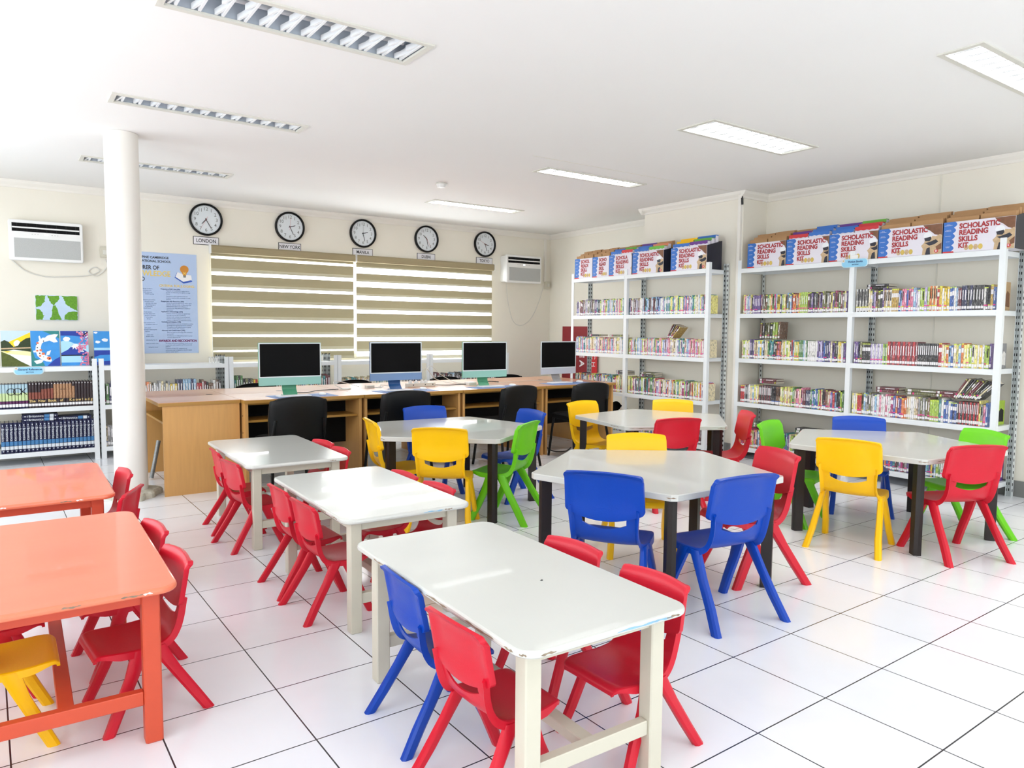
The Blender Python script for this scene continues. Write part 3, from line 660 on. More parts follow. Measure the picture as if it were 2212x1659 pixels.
cable('black cable hanging to the floor under the last desk', [(4.70, 6.20, .30), (4.75, 6.05, .06), (4.95, 6.02, .012), (5.2, 6.2, .008)], .006, 'cable black')

# ------------------------------------------------------------ steel bookcases
LV = (.12, .585, 1.04, 1.50, 1.962)
def steel_unit(label, pos, rz, widths, depth, levels, H, group, name='steel_bookcase'):
    """local frame: front at y=0 facing -Y, x to the right from the left post"""
    o = thing(name, label, 'bookcase', pos, rz, group)
    x = 0; P = [0]
    for w in widths: x += w; P.append(x)
    for px_ in P:
        b = MB(); b.box(px_-.022, px_+.022, 0, .003, 0, H); b.box(px_-.022 if px_ == 0 else px_+.019, px_-.019 if px_ == 0 else px_+.022, .003, .04, 0, H)
        b.build('post', 'white metal', o)
        b = MB(); b.box(px_-.022, px_+.022, depth-.003, depth, 0, H); b.box(px_-.022, px_-.019, depth-.04, depth-.003, 0, H); b.box(px_+.019, px_+.022, depth-.04, depth-.003, 0, H)
        n = int(H/.05)
        for k in range(n):
            z = .04+k*.05
            for dx in (-.010, .010): b.box(px_+dx-.0035, px_+dx+.0035, depth-.0042, depth-.003, z, z+.022, 1)
            for sx in (-1, 1): b.box(px_+sx*.0205-.0025, px_+sx*.0205+.0025, depth-.03, depth-.018, z, z+.022, 1)
        b.build('post', ['grey metal', 'slot dark'], o)
    for k, w in enumerate(widths):
        a, c = P[k]+.022, P[k+1]-.022
        for z in levels:
            b = MB(); b.box(a, c, .004, depth-.005, z-.004, z); b.box(a, c, .001, .007, z-.042, z+.002); b.box(a, c, -.003, .001, z-.042, z-.012)
            b.box(a, c, depth-.008, depth-.004, z-.04, z-.004); b.box(a, a+.003, .007, depth-.008, z-.04, z-.004); b.box(c-.003, c, .007, depth-.008, z-.04, z-.004)
            b.build('shelf', 'white metal', o)
    return o
GS = 'white slotted-angle bookcases'
steel_unit('near white steel bookcase with two bays, along the right wall', (6.29, 4.835, 0), R(-90), (1.215, 1.20), .40, LV, 2.05, GS)
steel_unit('far white steel bookcase with two bays, beyond the wall pillar', (6.0, 7.165, 0), R(-90), (.955, 1.20), .32, LV, 2.03, GS)
LOWX = (-.445, .805, 2.045, 3.285, 4.525); LL = ('leftmost, holding the encyclopedias under the paintings', 'second from the left, behind the column', 'third from the left, behind the first mint computer',
  'fourth from the left, behind the blue computer', 'rightmost of its row, below the right blind')
for i, (x, l) in enumerate(zip(LOWX, LL)):
    steel_unit('low white steel shelf, '+l, (x+.022, 8.23, 0), 0, (1.19,), .40, (.115, .535, .925), 1.0, 'low white steel shelf units', 'low_shelf')

# ------------------------------------------------------------ books
PAL = {'white': (232, 230, 226), 'cream': (232, 218, 176), 'pale yellow': (238, 228, 128), 'yellow': (232, 200, 50), 'orange': (226, 122, 50), 'red': (190, 32, 40), 'maroon': (110, 24, 40), 'pink': (226, 130, 160),
 'magenta': (176, 36, 110), 'purple': (96, 64, 140), 'lilac': (178, 164, 210), 'navy': (30, 38, 84), 'blue': (44, 92, 170), 'light blue': (150, 190, 222), 'teal': (46, 140, 144), 'green': (70, 130, 56), 'lime green': (170, 200, 70), 'olive': (110, 110, 60),
 'brown': (120, 84, 58), 'tan': (190, 160, 120), 'grey': (150, 150, 152), 'black': (26, 24, 28), 'gold': (196, 160, 70)}
mm('sticker pink', (236, 70, 150), .6); mm('sticker yellow', (226, 220, 60), .6); mm('sticker blue', (60, 110, 190), .6); mm('sticker lime', (214, 232, 90), .6)
def book_unit(var):
    b = MB()      # x depth 0..1 from the spine, y thickness -.5...5, z height 0..1 ; slots: cover, page, label, sticker, title
    b.rings([[(.02, -.5, z), (.004, -.3, z), (0, 0, z), (.004, .3, z), (.02, .5, z), (.05, .5, z), (.05, -.5, z)][::-1] for z in (0, 1)], 0)
    b.box(.05, 1, -.5, -.44, 0, 1, 0); b.box(.05, 1, .44, .5, 0, 1, 0); b.box(.05, .985, -.44, .44, .012, .985, 1)
    def band(z0, z1, mi, w=.46): b.rings([[(.016, -w, z), (-.004, -w*.6, z), (-.006, 0, z), (-.004, w*.6, z), (.016, w, z), (.03, w, z), (.03, -w, z)][::-1] for z in (z0, z1)], mi)
    band(.05+.02*(var % 2), .15+.025*(var % 3), 2)
    if var in (0, 2, 3): band(.19+.02*(var % 2), .235+.02*(var % 2), 3)
    if var in (0, 4): band(.945, .985, 5)
    if var in (1, 3): band(.42, .82, 4, .22)
    if var in (2, 5): band(.5, .9, 4, .3)
    if var == 4: band(.62, .80, 2)
    st = ['sticker pink', 'sticker pink', 'sticker yellow', 'sticker pink', 'sticker blue', 'sticker pink'][var]
    return b.mesh('book', ['cover', 'page', 'label white', st, ['ink', 'label white'][var % 2], 'sticker lime'])
BU = [book_unit(v) for v in range(6)]
NB = [0]; CAP = [280]; STUFF = dict(v=[], f=[], m=[], c=[])
def ordn(n): return '%d%s' % (n, 'th' if 10 <= n % 100 <= 20 else {1: 'st', 2: 'nd', 3: 'rd'}.get(n % 10, 'th'))
def book(col, t, h, d, M4, label=None, group=None, var=0):
    """M4 maps the local book frame (spine at x=0 facing -x, thickness y, height z) to the world"""
    if label and NB[0] < CAP[0]:
        NB[0] += 1
        o = link('book', BU[var]); o.matrix_world = M4 @ Matrix.Diagonal((d, t, h, 1)); r, g, bl = lin(PAL[col]); o.color = (r, g, bl, 1)
        tag(o, label, 'book', group); return
    me = BU[var]; n = len(STUFF['v']); mtx = M4 @ Matrix.Diagonal((d, t, h, 1))
    STUFF['v'] += [tuple(mtx @ v.co) for v in me.vertices]
    for p in me.polygons: STUFF['f'].append(tuple(i+n for i in p.vertices)); STUFF['m'].append(p.material_index if p.material_index < 3 else {3: 3+(var % 3), 4: 6+(var % 2), 5: 8}[p.material_index]); STUFF['c'].append(col)
def row(X0, ya, yb, z, segs, where=None, group=None, tr=(.013, .0215), hr=(.175, .2), d=.135, lean=0, axis='Y', stop=None, vars_=range(6)):
    """books from ya down to yb along -Y with spines facing -X (axis Y), or along +X with spines facing -Y (axis X)"""
    L = abs(yb-ya); pos = 0; k = 0; seq = []
    for n, cols in segs: seq += [(cols[i % len(cols)] if len(cols) < 3 else random.choice(cols), cols) for i in range(n)]
    prev = None; h = random.uniform(*hr)
    while pos < L:
        col, cs = seq[k] if k < len(seq) else seq[(k*7) % len(seq)]
        if cs is not prev or len(cs) > 3: t = random.uniform(*tr); h = random.uniform(*hr); var = random.choice(list(vars_))
        prev = cs; 
        if pos+t > L: break
        c = pos+t/2; ang = lean*random.uniform(.6, 1.2)
        pull = random.uniform(0, .006)
        if axis == 'Y': B = Matrix.Translation((X0+pull, ya-c, z)) @ Matrix.Rotation(ang, 4, 'X')
        else: B = Matrix.Translation((ya+c, X0+pull, z)) @ Matrix.Rotation(R(90), 4, 'Z') @ Matrix.Rotation(ang, 4, 'X')
        thick = 'thin' if t < .02 else 'thick'
        book(col, t*.97, h, d, B, where and '%s %s book, %s from the left, %s' % (thick, col, ordn(k+1), where), group, var)
        pos += t+(.0 if not lean else t*.12); k += 1
    return k
mix_p = ['white', 'cream', 'pale yellow', 'lilac', 'pink', 'light blue', 'white', 'lime green', 'teal']
mix_d = ['black', 'navy', 'maroon', 'brown', 'purple', 'olive', 'grey']
mix_c = ['red', 'blue', 'green', 'orange', 'yellow', 'purple', 'white', 'teal', 'magenta', 'black']
XN = 6.318
row(XN, 3.585, 2.455, 1.502, [(8, ['white', 'black']), (8, mix_p+mix_d), (4, ['tan', 'white']), (4, ['gold', 'gold']), (9, ['lilac', 'light blue', 'blue', 'pink']), (5, mix_p), (4, ['orange', 'cream']), (9, ['blue', 'white', 'light blue', 'yellow', 'red']), (2, ['maroon', 'maroon']), (8, ['black', 'navy', 'black'])], 'top book shelf, right bay, near bookcase', 'books on the near bookcase', hr=(.178, .205))
row(XN, 3.585, 2.455, 1.042, [(4, mix_d), (5, ['black', 'black']), (7, ['lilac', 'white']), (3, ['lime green', 'green']), (12, ['red', 'maroon']), (10, ['black', 'black']), (2, ['red', 'red']), (9, ['cream', 'light blue', 'orange', 'blue', 'pale yellow']), (10, ['pale yellow', 'yellow', 'lime green', 'white'])], 'second book shelf, right bay, near bookcase', 'books on the near bookcase')
row(XN, 3.585, 2.455, .587, [(3, ['pale yellow', 'white']), (2, ['red', 'red']), (6, ['black', 'grey', 'light blue', 'olive']), (8, ['white', 'white', 'light blue', 'pink']), (8, ['magenta', 'purple', 'blue', 'orange', 'white']), (6, ['cream', 'white', 'tan']), (5, ['brown', 'olive', 'black', 'grey']), (4, ['lime green', 'lime green']), (5, ['grey', 'teal', 'white', 'blue']), (3, ['blue', 'navy']), (12, ['black', 'red'])], 'third book shelf, right bay, near bookcase', 'books on the near bookcase', hr=(.17, .2))
row(XN, 4.80, 3.655, 1.502, [(6, mix_p), (5, ['purple', 'grey', 'maroon', 'black']), (6, mix_d), (5, mix_c+mix_p), (1, ['light blue']), (2, ['yellow']), (8, mix_p+mix_d), (5, mix_c), (4, ['lime green', 'lime green']), (14, mix_d)], 'top book shelf, left bay, near bookcase', 'books on the near bookcase')
row(XN, 4.80, 3.655, 1.042, [(5, mix_p), (3, ['purple', 'navy']), (3, ['cream', 'brown']), (3, ['light blue', 'yellow']), (9, ['green', 'white', 'black', 'teal', 'cream']), (3, ['orange', 'pink']), (9, mix_c+mix_p), (3, ['yellow', 'lime green']), (6, ['light blue', 'green', 'white']), (5, ['white', 'white']), (8, ['blue', 'purple', 'navy', 'lilac'])], 'second book shelf, left bay, near bookcase', 'books on the near bookcase')
row(XN, 4.80, 3.655, .587, [(3, ['red', 'red']), (3, ['grey', 'black']), (7, ['white', 'light blue', 'pale yellow', 'cream']), (10, ['maroon', 'black']), (6, ['navy', 'black', 'brown']), (10, ['lime green', 'tan', 'green', 'pale yellow']), (4, ['white', 'pink', 'cream', 'white']), (5, ['maroon', 'navy', 'blue']), (6, ['green', 'blue', 'teal', 'lime green'])], 'third book shelf, left bay, near bookcase', 'books on the near bookcase', hr=(.17, .195))
# groups standing or leaning on top of the rows
def upright_group(X0, y0, z, n, cols, ang, t, h, where, d=.13):
    for i in range(n):
        B = Matrix.Translation((X0, y0-i*(t*1.15), z)) @ Matrix.Rotation(ang*(.8+.4*i/n), 4, 'X')
        book(random.choice(cols), t*.9, h*random.uniform(.93, 1.03), d, B, where and '%s, %s from the left' % (where, ordn(i+1)), 'books on the near bookcase', i % 6)
CAP[0] = 300
upright_group(XN+.10, 4.65, 1.245, 8, ['black', 'olive', 'lime green', 'brown'], R(3), .026, .17, 'dark book standing on top of the second-shelf row')
upright_group(XN+.03, 2.74, .792, 12, ['black', 'olive', 'maroon', 'cream'], R(38), .014, .2, 'thin leaning book in the tilted pile, near bookcase')
CAP[0] = 0
dk = mix_d+mix_c+mix_p
for ya, yb in ((4.80, 3.655), (3.585, 2.455)): row(XN, ya, yb, .122, [(12, ['red', 'magenta', 'orange', 'pink', 'lime green']), (60, dk)])
XF = 6.03
for ya, yb in ((7.13, 6.24), (6.17, 4.995)):
    row(XF, ya, yb, 1.502, [(12, ['lilac', 'maroon', 'white', 'grey']), (14, mix_d+['teal', 'light blue']), (60, mix_p+['blue', 'teal'])]); row(XF, ya, yb, 1.042, [(70, mix_p+['tan', 'pink', 'cream', 'light blue'])])
    row(XF, ya, yb, .587, [(20, dk), (50, mix_c+mix_p+['magenta'])]); row(XF, ya, yb, .122, [(70, dk)])
def flatpile(x, y, z, n, cols, L=.2, rz=0):
    for i in range(n):
        B = Matrix.Translation((x, y, z+i*.024)) @ Matrix.Rotation(rz+random.uniform(-.08, .08), 4, 'Z') @ Matrix.Rotation(R(90), 4, 'X')
        book(random.choice(cols), .022, L, .14, B @ Matrix.Translation((0, .011, -L/2)), None, None, i % 6)
flatpile(6.42, 3.32, .79, 2, ['maroon', 'black']); flatpile(6.42, 4.55, .79, 2, ['black', 'maroon']); flatpile(6.4, 3.0, .79, 2, ['lime green', 'olive'], .3); flatpile(6.4, 2.82, .79, 2, ['maroon', 'magenta'], .16)
flatpile(6.42, 3.45, 1.705, 2, ['black', 'lime green']); flatpile(6.12, 5.95, .79, 2, ['black', 'olive'], .22); flatpile(6.12, 6.38, .79, 2, ['black'], .18); flatpile(6.15, 6.9, 1.245, 1, ['brown', 'black']); flatpile(6.13, 6.5, 1.245, 1, ['olive']); flatpile(6.4, 4.6, .33, 2, ['black', 'green']); flatpile(6.4, 4.05, .33, 2, ['black', 'green'], .3)
for i in range(5):
    book(random.choice(['black', 'olive', 'gold', 'maroon']), .013, .17, .13, Matrix.Translation((6.06, 5.60-i*.016, 1.24)) @ Matrix.Rotation(R(28+4*i), 4, 'X'), None, None, i % 6)
# low shelves below the window
row(8.255, .84, 1.98, .537, [(4, ['green', 'navy', 'black', 'blue']), (9, ['white', 'grey', 'brown', 'black']), (3, ['white', 'pink']), (2, ['orange', 'tan']), (8, ['white', 'black', 'cream', 'grey']), (3, ['yellow', 'white']), (7, ['navy', 'black', 'light blue']), (2, ['red', 'red']), (12, ['black', 'maroon', 'white', 'brown']), (3, ['teal', 'teal'])], axis='X', hr=(.17, .235), tr=(.02, .03), vars_=(1, 3, 5))
row(8.255, .84, 1.98, .117, [(60, ['cream', 'white', 'grey', 'black', 'navy'])], axis='X', hr=(.2, .27), tr=(.02, .03))
row(8.255, 2.08, 3.22, .537, [(2, ['white', 'teal']), (3, ['green', 'black']), (4, ['black', 'olive']), (3, ['yellow', 'red']), (8, ['black', 'brown']), (20, dk), (14, ['maroon', 'maroon', 'teal', 'black'])], axis='X', hr=(.19, .26), tr=(.02, .03), vars_=(1, 3, 5))
row(8.255, 3.32, 4.46, .537, [(30, ['cream', 'white', 'tan', 'cream', 'teal']), (30, ['white', 'black', 'grey', 'navy'])], axis='X', hr=(.17, .20), tr=(.018, .028), vars_=(1, 3, 5))
row(8.255, 4.56, 5.6, .537, [(60, ['black', 'white', 'brown', 'grey', 'light blue', 'black', 'maroon', 'cream'])], axis='X', hr=(.19, .22), tr=(.015, .022), lean=R(9), vars_=(1, 3, 5))
me = bpy.data.meshes.new('books'); me.from_pydata(STUFF['v'], [], STUFF['f'])
for k in ('cover attr', 'page', 'label white', 'sticker pink', 'sticker yellow', 'sticker blue', 'ink', 'label white', 'sticker lime'): me.materials.append(M[k])
me.polygons.foreach_set('material_index', STUFF['m']); ca = me.color_attributes.new('Col', 'FLOAT_COLOR', 'CORNER'); arr = []
for p, c in zip(me.polygons, STUFF['c']): arr += (list(lin(PAL[c]))+[1])*p.loop_total
ca.data.foreach_set('color', arr); fixn(me)
tag(link('books', me), 'remaining rows of small books on the far bookcase, bottom shelves and window shelves', 'books', kind='stuff')

# ------------------------------------------------------------ encyclopedias on the left low shelf
def tinto(b, s, size, mtx, mi, bold=0, depth=.0006, align='CENTER'):
    key = (s, size, bold, depth, align)
    if key not in FC:
        t = text(s, size, None, None, None, 'ink', bold=bold, depth=depth, align=align); bpy.data.objects.remove(t)
    me = FC[key]; b.add([mtx @ v.co for v in me.vertices], [tuple(p.vertices) for p in me.polygons], mi)
RX = Matrix.Rotation(R(90), 4, 'X')
def spine(b, w, h, d, mi=0, pi_=1):                                   # upright volume, spine facing -Y at y=0, centred on x
    b.rings([[(-w/2, .006, z), (-w*.3, .001, z), (0, 0, z), (w*.3, .001, z), (w/2, .006, z), (w/2, .012, z), (-w/2, .012, z)] for z in (0, h)], mi)
    b.box(-w/2, -w/2+.003, .012, d, 0, h, mi); b.box(w/2-.003, w/2, .012, d, 0, h, mi); b.box(-w/2+.003, w/2-.003, .012, d-.003, .003, h-.004, pi_)
def vband(b, w, z0, z1, mi): b.rings([[(-w*.47, .0052, z), (-w*.28, -.0004, z), (0, -.0012, z), (w*.28, -.0004, z), (w*.47, .0052, z), (0, .009, z)] for z in (z0, z1)], mi)
w = .0253; GT_ = 'dark encyclopedia volumes forming a tiger picture'
letters = ['T', 'he', '', 'N', 'ew', '', 'B', 'oo', 'k', '', 'of', '', '', 'K', 'n', 'o', 'w', 'l', 'e', 'd', 'g']
for i in range(21):
    b = MB(); spine(b, w-.001, .245, .19)
    top = .15 if i < 4 else .165+.003*i if i < 8 else .225 if i < 14 else 0
    bot = .085
    if i < 15:
        kinds = [3, 3, 3, 3, 3, 3, 3, 3, 4, 4, 4, 4, 4, 4, 4]; vband(b, w-.001, bot, top if i < 14 else .2, kinds[i])
        if i in (8, 9, 12, 13):
            for z in (.10, .13, .16, .19): vband(b, (w-.001)*.8, z, z+.006, 0)
        if i in (10, 11): vband(b, w*.7, .12, .19, 3); vband(b, w*.6, .095, .108, 5); b.disc_y(0, -.0022, 0, .172, .005, 10, 0)
    vband(b, w-.001, .018, .042, 2); vband(b, w*.5, .226, .234, 2)
    if letters[i]: tinto(b, letters[i], .034, Matrix.Translation((0, -.002, .066)) @ RX, 6, .001)
    o = b.build('encyclopedia_volume', ['tiger dark', 'page', 'label white', 'tiger rust', 'tiger tan', 'p pink', 'gold'], loc=(.215+i*w+w/2, 8.25, .5365))
    part_ = 'with rust-brown tiger body' if i < 8 else 'with striped tiger face' if i < 14 else 'plain dark with gold letter'
    tag(o, 'dark encyclopedia volume %s, %s of its set' % (part_, ordn(i+1)), 'encyclopedia volume', GT_)
for i in range(9):
    b = MB(); spine(b, w-.001, .235, .19); vband(b, w-.001, .075, .15, 3); vband(b, w-.001, .15, .232, 4); vband(b, w-.001, .05, .072, 5); vband(b, w-.001, .018, .045, 2)
    if i in (3, 5, 7): tinto(b, {3: 'O', 5: 'O', 7: 'K'}[i], .10, Matrix.Translation((0.006, -.0024, .158)) @ RX, 6, -.0015)
    tag(b.build('encyclopedia_volume', ['navy', 'page', 'label white', 'pastel green', 'pastel blue', 'plum', 'ink'], loc=(-.015+i*w+w/2, 8.25, .5365)),
        'pale green and blue encyclopedia volume, %s from left, beside the tiger set' % ordn(i+1), 'encyclopedia volume', 'pastel encyclopedia volumes')
def navy_vol():
    b = MB(); w = .0325; spine(b, w, .29, .21); vband(b, w, .072, .112, 2); vband(b, w, .036, .068, 3)
    tinto(b, 'Britannica', .030, Matrix.Translation((0, -.0018, .178)) @ RX @ Matrix.Rotation(R(-90), 4, 'Z'), 3, .0002)
    vband(b, w*.9, .246, .249, 3); vband(b, w*.4, .258, .272, 3)
    b.rings([[(-.008, y, .026), (0, y, .016), (.008, y, .026)] for y in (-.0015, .002)], 3)
    return b.mesh('encyclopedia_volume', ['navy', 'page', 'volume blue', 'volume white'])
NV = navy_vol()
for i in range(23):
    o = link('encyclopedia_volume', NV, loc=(.735-i*.0333-.0, 8.25, .1165)); tag(o, 'navy encyclopedia volume standing upright, %s from the right on the bottom shelf' % ordn(i+1), 'encyclopedia volume', 'navy encyclopedia volumes')
for x, z, l in ((.445, .408, 'lower of the pair lying on top at left'), (.447, .4415, 'topmost of the pair lying on top'), (.725, .408, 'single one lying on top at right')):
    o = link('encyclopedia_volume', NV); o.matrix_world = Matrix.Translation((x, 8.25, z+.01625)) @ Matrix.Rotation(R(-90), 4, 'Y')
    tag(o, 'navy encyclopedia volume, '+l, 'encyclopedia volume', 'navy encyclopedia volumes')

# ------------------------------------------------------------ reading kits on top of the bookcases
def kit(pos, w, lines, fill, label, where, level, prefix):
    o = thing('reading_kit', label, 'box', pos, R(-90), 'reading kit boxes on top of the bookcases'); h, d = .245, .24
    b = MB(); b.box(0, w, .0, .004, 0, h); b.box(0, .004, .004, d, 0, .16); b.rings([[(x, y, z) for y, z in ((.004, 0), (d, 0), (d, .30), (.004, h-.004))] for x in (w-.004, w)], 1); b.box(.004, w-.004, d-.004, d, 0, .30, 1); b.box(.004, w-.004, .004, d-.004, 0, .004)
    b.build('tray', ['kit white', 'kit dark'], o)
    # printed front
    b = MB()
    n = 20; L_ = [(0, h), (0, 0)]; wave = [(.074+.020*abs(sin(pi*5*k/n))-.012+.024*(k/n)**2, .012+(h-.012)*k/n) for k in range(n+1)]
    b.flat([(0, 0), (.0620, .0)]+wave+[(0, h)], 0, 0)
    b.flat([(0, 0), (.085, 0), (.08, .011), (0, .011)], -.0007, 1)
    FW = .525
    def pic(p, y, mi):
        q = [(min(max(x, 0), w-.0006), z) for x, z in p]
        if max(x for x, z in q)-min(x for x, z in q) > .004: b.flat(q, y, mi)
    if w > .36:
        pic([(FW-.155, h-.002), (FW-.13, h-.035), (FW-.10, h-.050), (FW-.06, h-.085), (FW-.001, h-.10), (FW-.001, h-.002)], -.0002, 2)
        pic([(FW-.155, .0), (FW-.150, .05), (FW-.165, .075), (FW-.14, .10), (FW-.135, .135), (FW-.09, .15), (FW-.05, .145), (FW-.02, .16), (FW-.001, .15), (FW-.001, 0)], -.0004, 5)
        pic([(FW-.115+.034*cos(a), .152+.030*sin(a)) for a in [R(-25+230*k/14) for k in range(15)]], -.0010, 3)
        pic([(FW-.142, .135), (FW-.09, .145), (FW-.085, .125), (FW-.10, .108), (FW-.135, .112)], -.0014, 6)
        pic([(FW-.135, .095), (FW-.09, .105), (FW-.05, .12), (FW-.03, .10), (FW-.06, .08), (FW-.10, .072)], -.0010, 6)
        pic([(FW-.13, .0), (FW-.12, .05), (FW-.095, .06), (FW-.09, .0)], -.0010, 6); pic([(FW-.04, .03), (FW-.05, .06), (FW-.005, .09), (FW-.003, .04)], -.0010, 2)
    for k in range(4):
        x = .175+.034*k
        if x+.02 < w: b.flat([(x+.017*cos(2*pi*i/10), .034+.022*sin(2*pi*i/10)) for i in range(10)], -.0005, 4 if k % 2 else 5)
    if w > .47: b.flat([(w-.04+.016*cos(2*pi*i/12), .024+.014*sin(2*pi*i/12)) for i in range(12)], -.0012, 7)
    for k in range(5): 
        z = .225-.044*k
        tinto(b, ('ARTS &\nENTERTAINMENT', 'SCIENCE &\nTECHNOLOGY', 'GEOGRAPHY', 'HISTORY', 'SPORTS &\nGAMES')[k], .0075, Matrix.Translation((.036, -.0008, z-.004)) @ RX, 8)
    if level: tinto(b, level, .022, Matrix.Translation((w-.04, -.0022, .024)) @ RX, 8, .0006)
    b.build('printed_front', ['kit blue', 'tab red', 'kit brown', 'p white', 'kit yellow', 'kit tan', 'kit dark', 'tab red', 'label white'], o)
    b = MB()
    for k, s in enumerate(lines): tinto(b, s, .056, Matrix.Translation((.118-.001*k, -.0018, .203-.051*k)) @ Matrix.Diagonal((.88, 1, 1, 1)) @ RX, 0, .0021, align='LEFT')
    b.build('title_lettering', 'kit red', o)
    k = 0
    for side, (x0, x1) in enumerate(((.010, w*.5-.008), (w*.5+.004, w-.008))):
        for lay in range(3):
            mt, nm = fill[side][lay]; hh = .288+.032*lay+(.006 if side else 0)
            y0 = .02+.062*lay; r = thing('card_folder', '%s folder, %s %s one in the %s' % (nm, ('front', 'middle', 'back')[lay], ('left', 'right')[side], where), 'folder', (0, 0, 0), 0, 'folders standing in the reading kits')
            r.matrix_world = Matrix.Translation(pos) @ Matrix.Rotation(R(-90), 4, 'Z')
            b = MB(); b.box(x0, x1, y0, y0+.045, .005, hh-.008); b.build('folder_body', 'cardboard' if mt == 'cardboard' else 'kit white', r)
            b = MB()
            if mt == 'cardboard': b.box(x0, x1, y0+.036, y0+.045, hh-.008, hh)
            else:
                m = 8; pts = [(x0+(x1-x0)*q/m, hh-.030-.006*(q % 2)) for q in range(m+1)]
                b.flat(pts+[(x1, hh-.001), (x0, hh-.001)], y0-.0004, d=.001); b.box(x0, x1, y0, y0+.045, hh-.008, hh)
            b.build('folder_tab', mt, r)
C_ = ('cardboard', 'brown cardboard'); Bl = ('kit blue', 'blue-tabbed'); Pu = ('tab purple', 'purple-tabbed'); Gr = ('tab green', 'green-tabbed'); Re = ('tab red', 'red-tabbed'); Or = ('tab orange', 'orange-tabbed'); Ye = ('yellow plastic', 'yellow-tabbed')
full = ('SCHOLASTIC', 'READING', 'SKILLS', 'KIT')
KX = 6.300
for y, w_, fl_, l, wh_, lv in ((4.750, .44, ((C_,)*3, (C_,)*3), 'reading kit box with brown folders, leftmost on the near bookcase', 'leftmost kit of the near bookcase', ''),
   (4.300, .44, ((Re, Pu, C_), (Bl, Bl, Bl)), 'reading kit box with red and purple folders, second on the near bookcase', 'second kit of the near bookcase', ''),
   (3.853, .452, ((Bl, Bl, Pu), (Re, Re, Gr)), 'reading kit box above the blue shelf sign on the near bookcase', 'middle kit of the near bookcase', ''),
   (3.392, .522, ((C_,)*3, (C_,)*3), 'wide reading kit box with brown folders, fourth on the near bookcase', 'fourth kit of the near bookcase', 'D'),
   (2.860, .512, ((C_,)*3, (C_,)*3), 'wide reading kit box with brown folders, rightmost on the near bookcase', 'rightmost kit of the near bookcase', 'E')):
    kit((KX, y, 1.966), w_, full, fl_, l, wh_, lv, 'n')
for y, w_, ln, fl_, l, wh_, lv in ((7.140, .328, ('SCHOL', 'READI', 'SKILL', 'KIT'), ((C_,)*3, (C_,)*3), 'narrow reading kit box with brown folders, leftmost on the far bookcase', 'leftmost kit of the far bookcase', ''),
   (6.805, .292, ('SCHO', 'READ', 'SKIL', 'KIT'), ((C_,)*3, (C_,)*3), 'narrow reading kit box with brown folders, second on the far bookcase', 'second kit of the far bookcase', ''),
   (6.508, .380, ('SCHOLA', 'READING', 'SKILLS', 'KIT'), ((Bl, Bl, C_), (Re, Gr, C_)), 'reading kit box with blue folders, middle of the far bookcase', 'middle kit of the far bookcase', ''),
   (6.115, .478, full, ((Bl, Bl, Pu), (Gr, Or, C_)), 'reading kit box with green and orange folders, fourth on the far bookcase', 'fourth kit of the far bookcase', 'C'),
   (5.528, .49, full, ((Bl, Ye, Ye), (Pu, Gr, Bl)), 'reading kit box with purple and green folders, rightmost on the far bookcase', 'rightmost kit of the far bookcase', 'B')):
    kit((6.012, y, 1.966), w_, ln, fl_, l, wh_, lv, 'f')
# shelf signs
def shelf_sign(pos, rz, w, h, l1, label):
    o = thing('shelf_sign', label, 'sign', pos, rz, 'pale blue shelf signs')
    def blob(k, wv): return [((w/2*k+wv*cos(6*a))*cos(a)*(1 if abs(cos(a)) < .5 else .93)+0, (h/2*k)*sin(a)*(1.15 if abs(cos(a)) > .5 else 1)) for a in [2*pi*i/40 for i in range(40)]]
    for nm, k, y, mt in (('rim', 1.06, -.003, 'sign rim'), ('board', .98, -.0055, 'sign blue')):
        pr = [(x*k, z*k) for x, z in round_rect(w, h, h*.42)]; b = MB(); b.rings([[(x, yy, z) for x, z in pr] for yy in (y, y+.003)]); b.build(nm, mt, o)
    b = MB()
    for k in range(8): b.disc_y(-w*.44+.011*cos(k*pi/4), -.0075, -.005, h*.34+.011*sin(k*pi/4), .006, 10, 0)
    b.disc_y(-w*.44, -.009, -.005, h*.34, .006, 10, 1); b.build('flower', ['p white', 'gold'], o)
    b = MB(); tinto(b, l1, .024, Matrix.Translation((.01, -.0062, .012)) @ RX, 0, .0006); tinto(b, 'SECTION', .015, Matrix.Translation((.008, -.0062, -.014)) @ RX, 0, .0003); b.build('lettering', 'sign text', o)
    return o
shelf_sign((6.282, 3.592, 1.938), R(-90), .235, .07, 'Fiction Books', 'pale blue cloud sign at the top of the near bookcase')
shelf_sign((.225, 8.222, .895), 0, .225, .068, 'General References', 'pale blue sign on the left low shelf edge under the paintings')
o = tag(MB().box(-.03, .03, 0, .02, 0, .045, bev=.004).build('switch_box', 'white plastic', loc=(6.283, 3.60, 1.966), rot=(0, 0, R(-90))), 'small white box on top of the near bookcase above the blue sign', 'box')

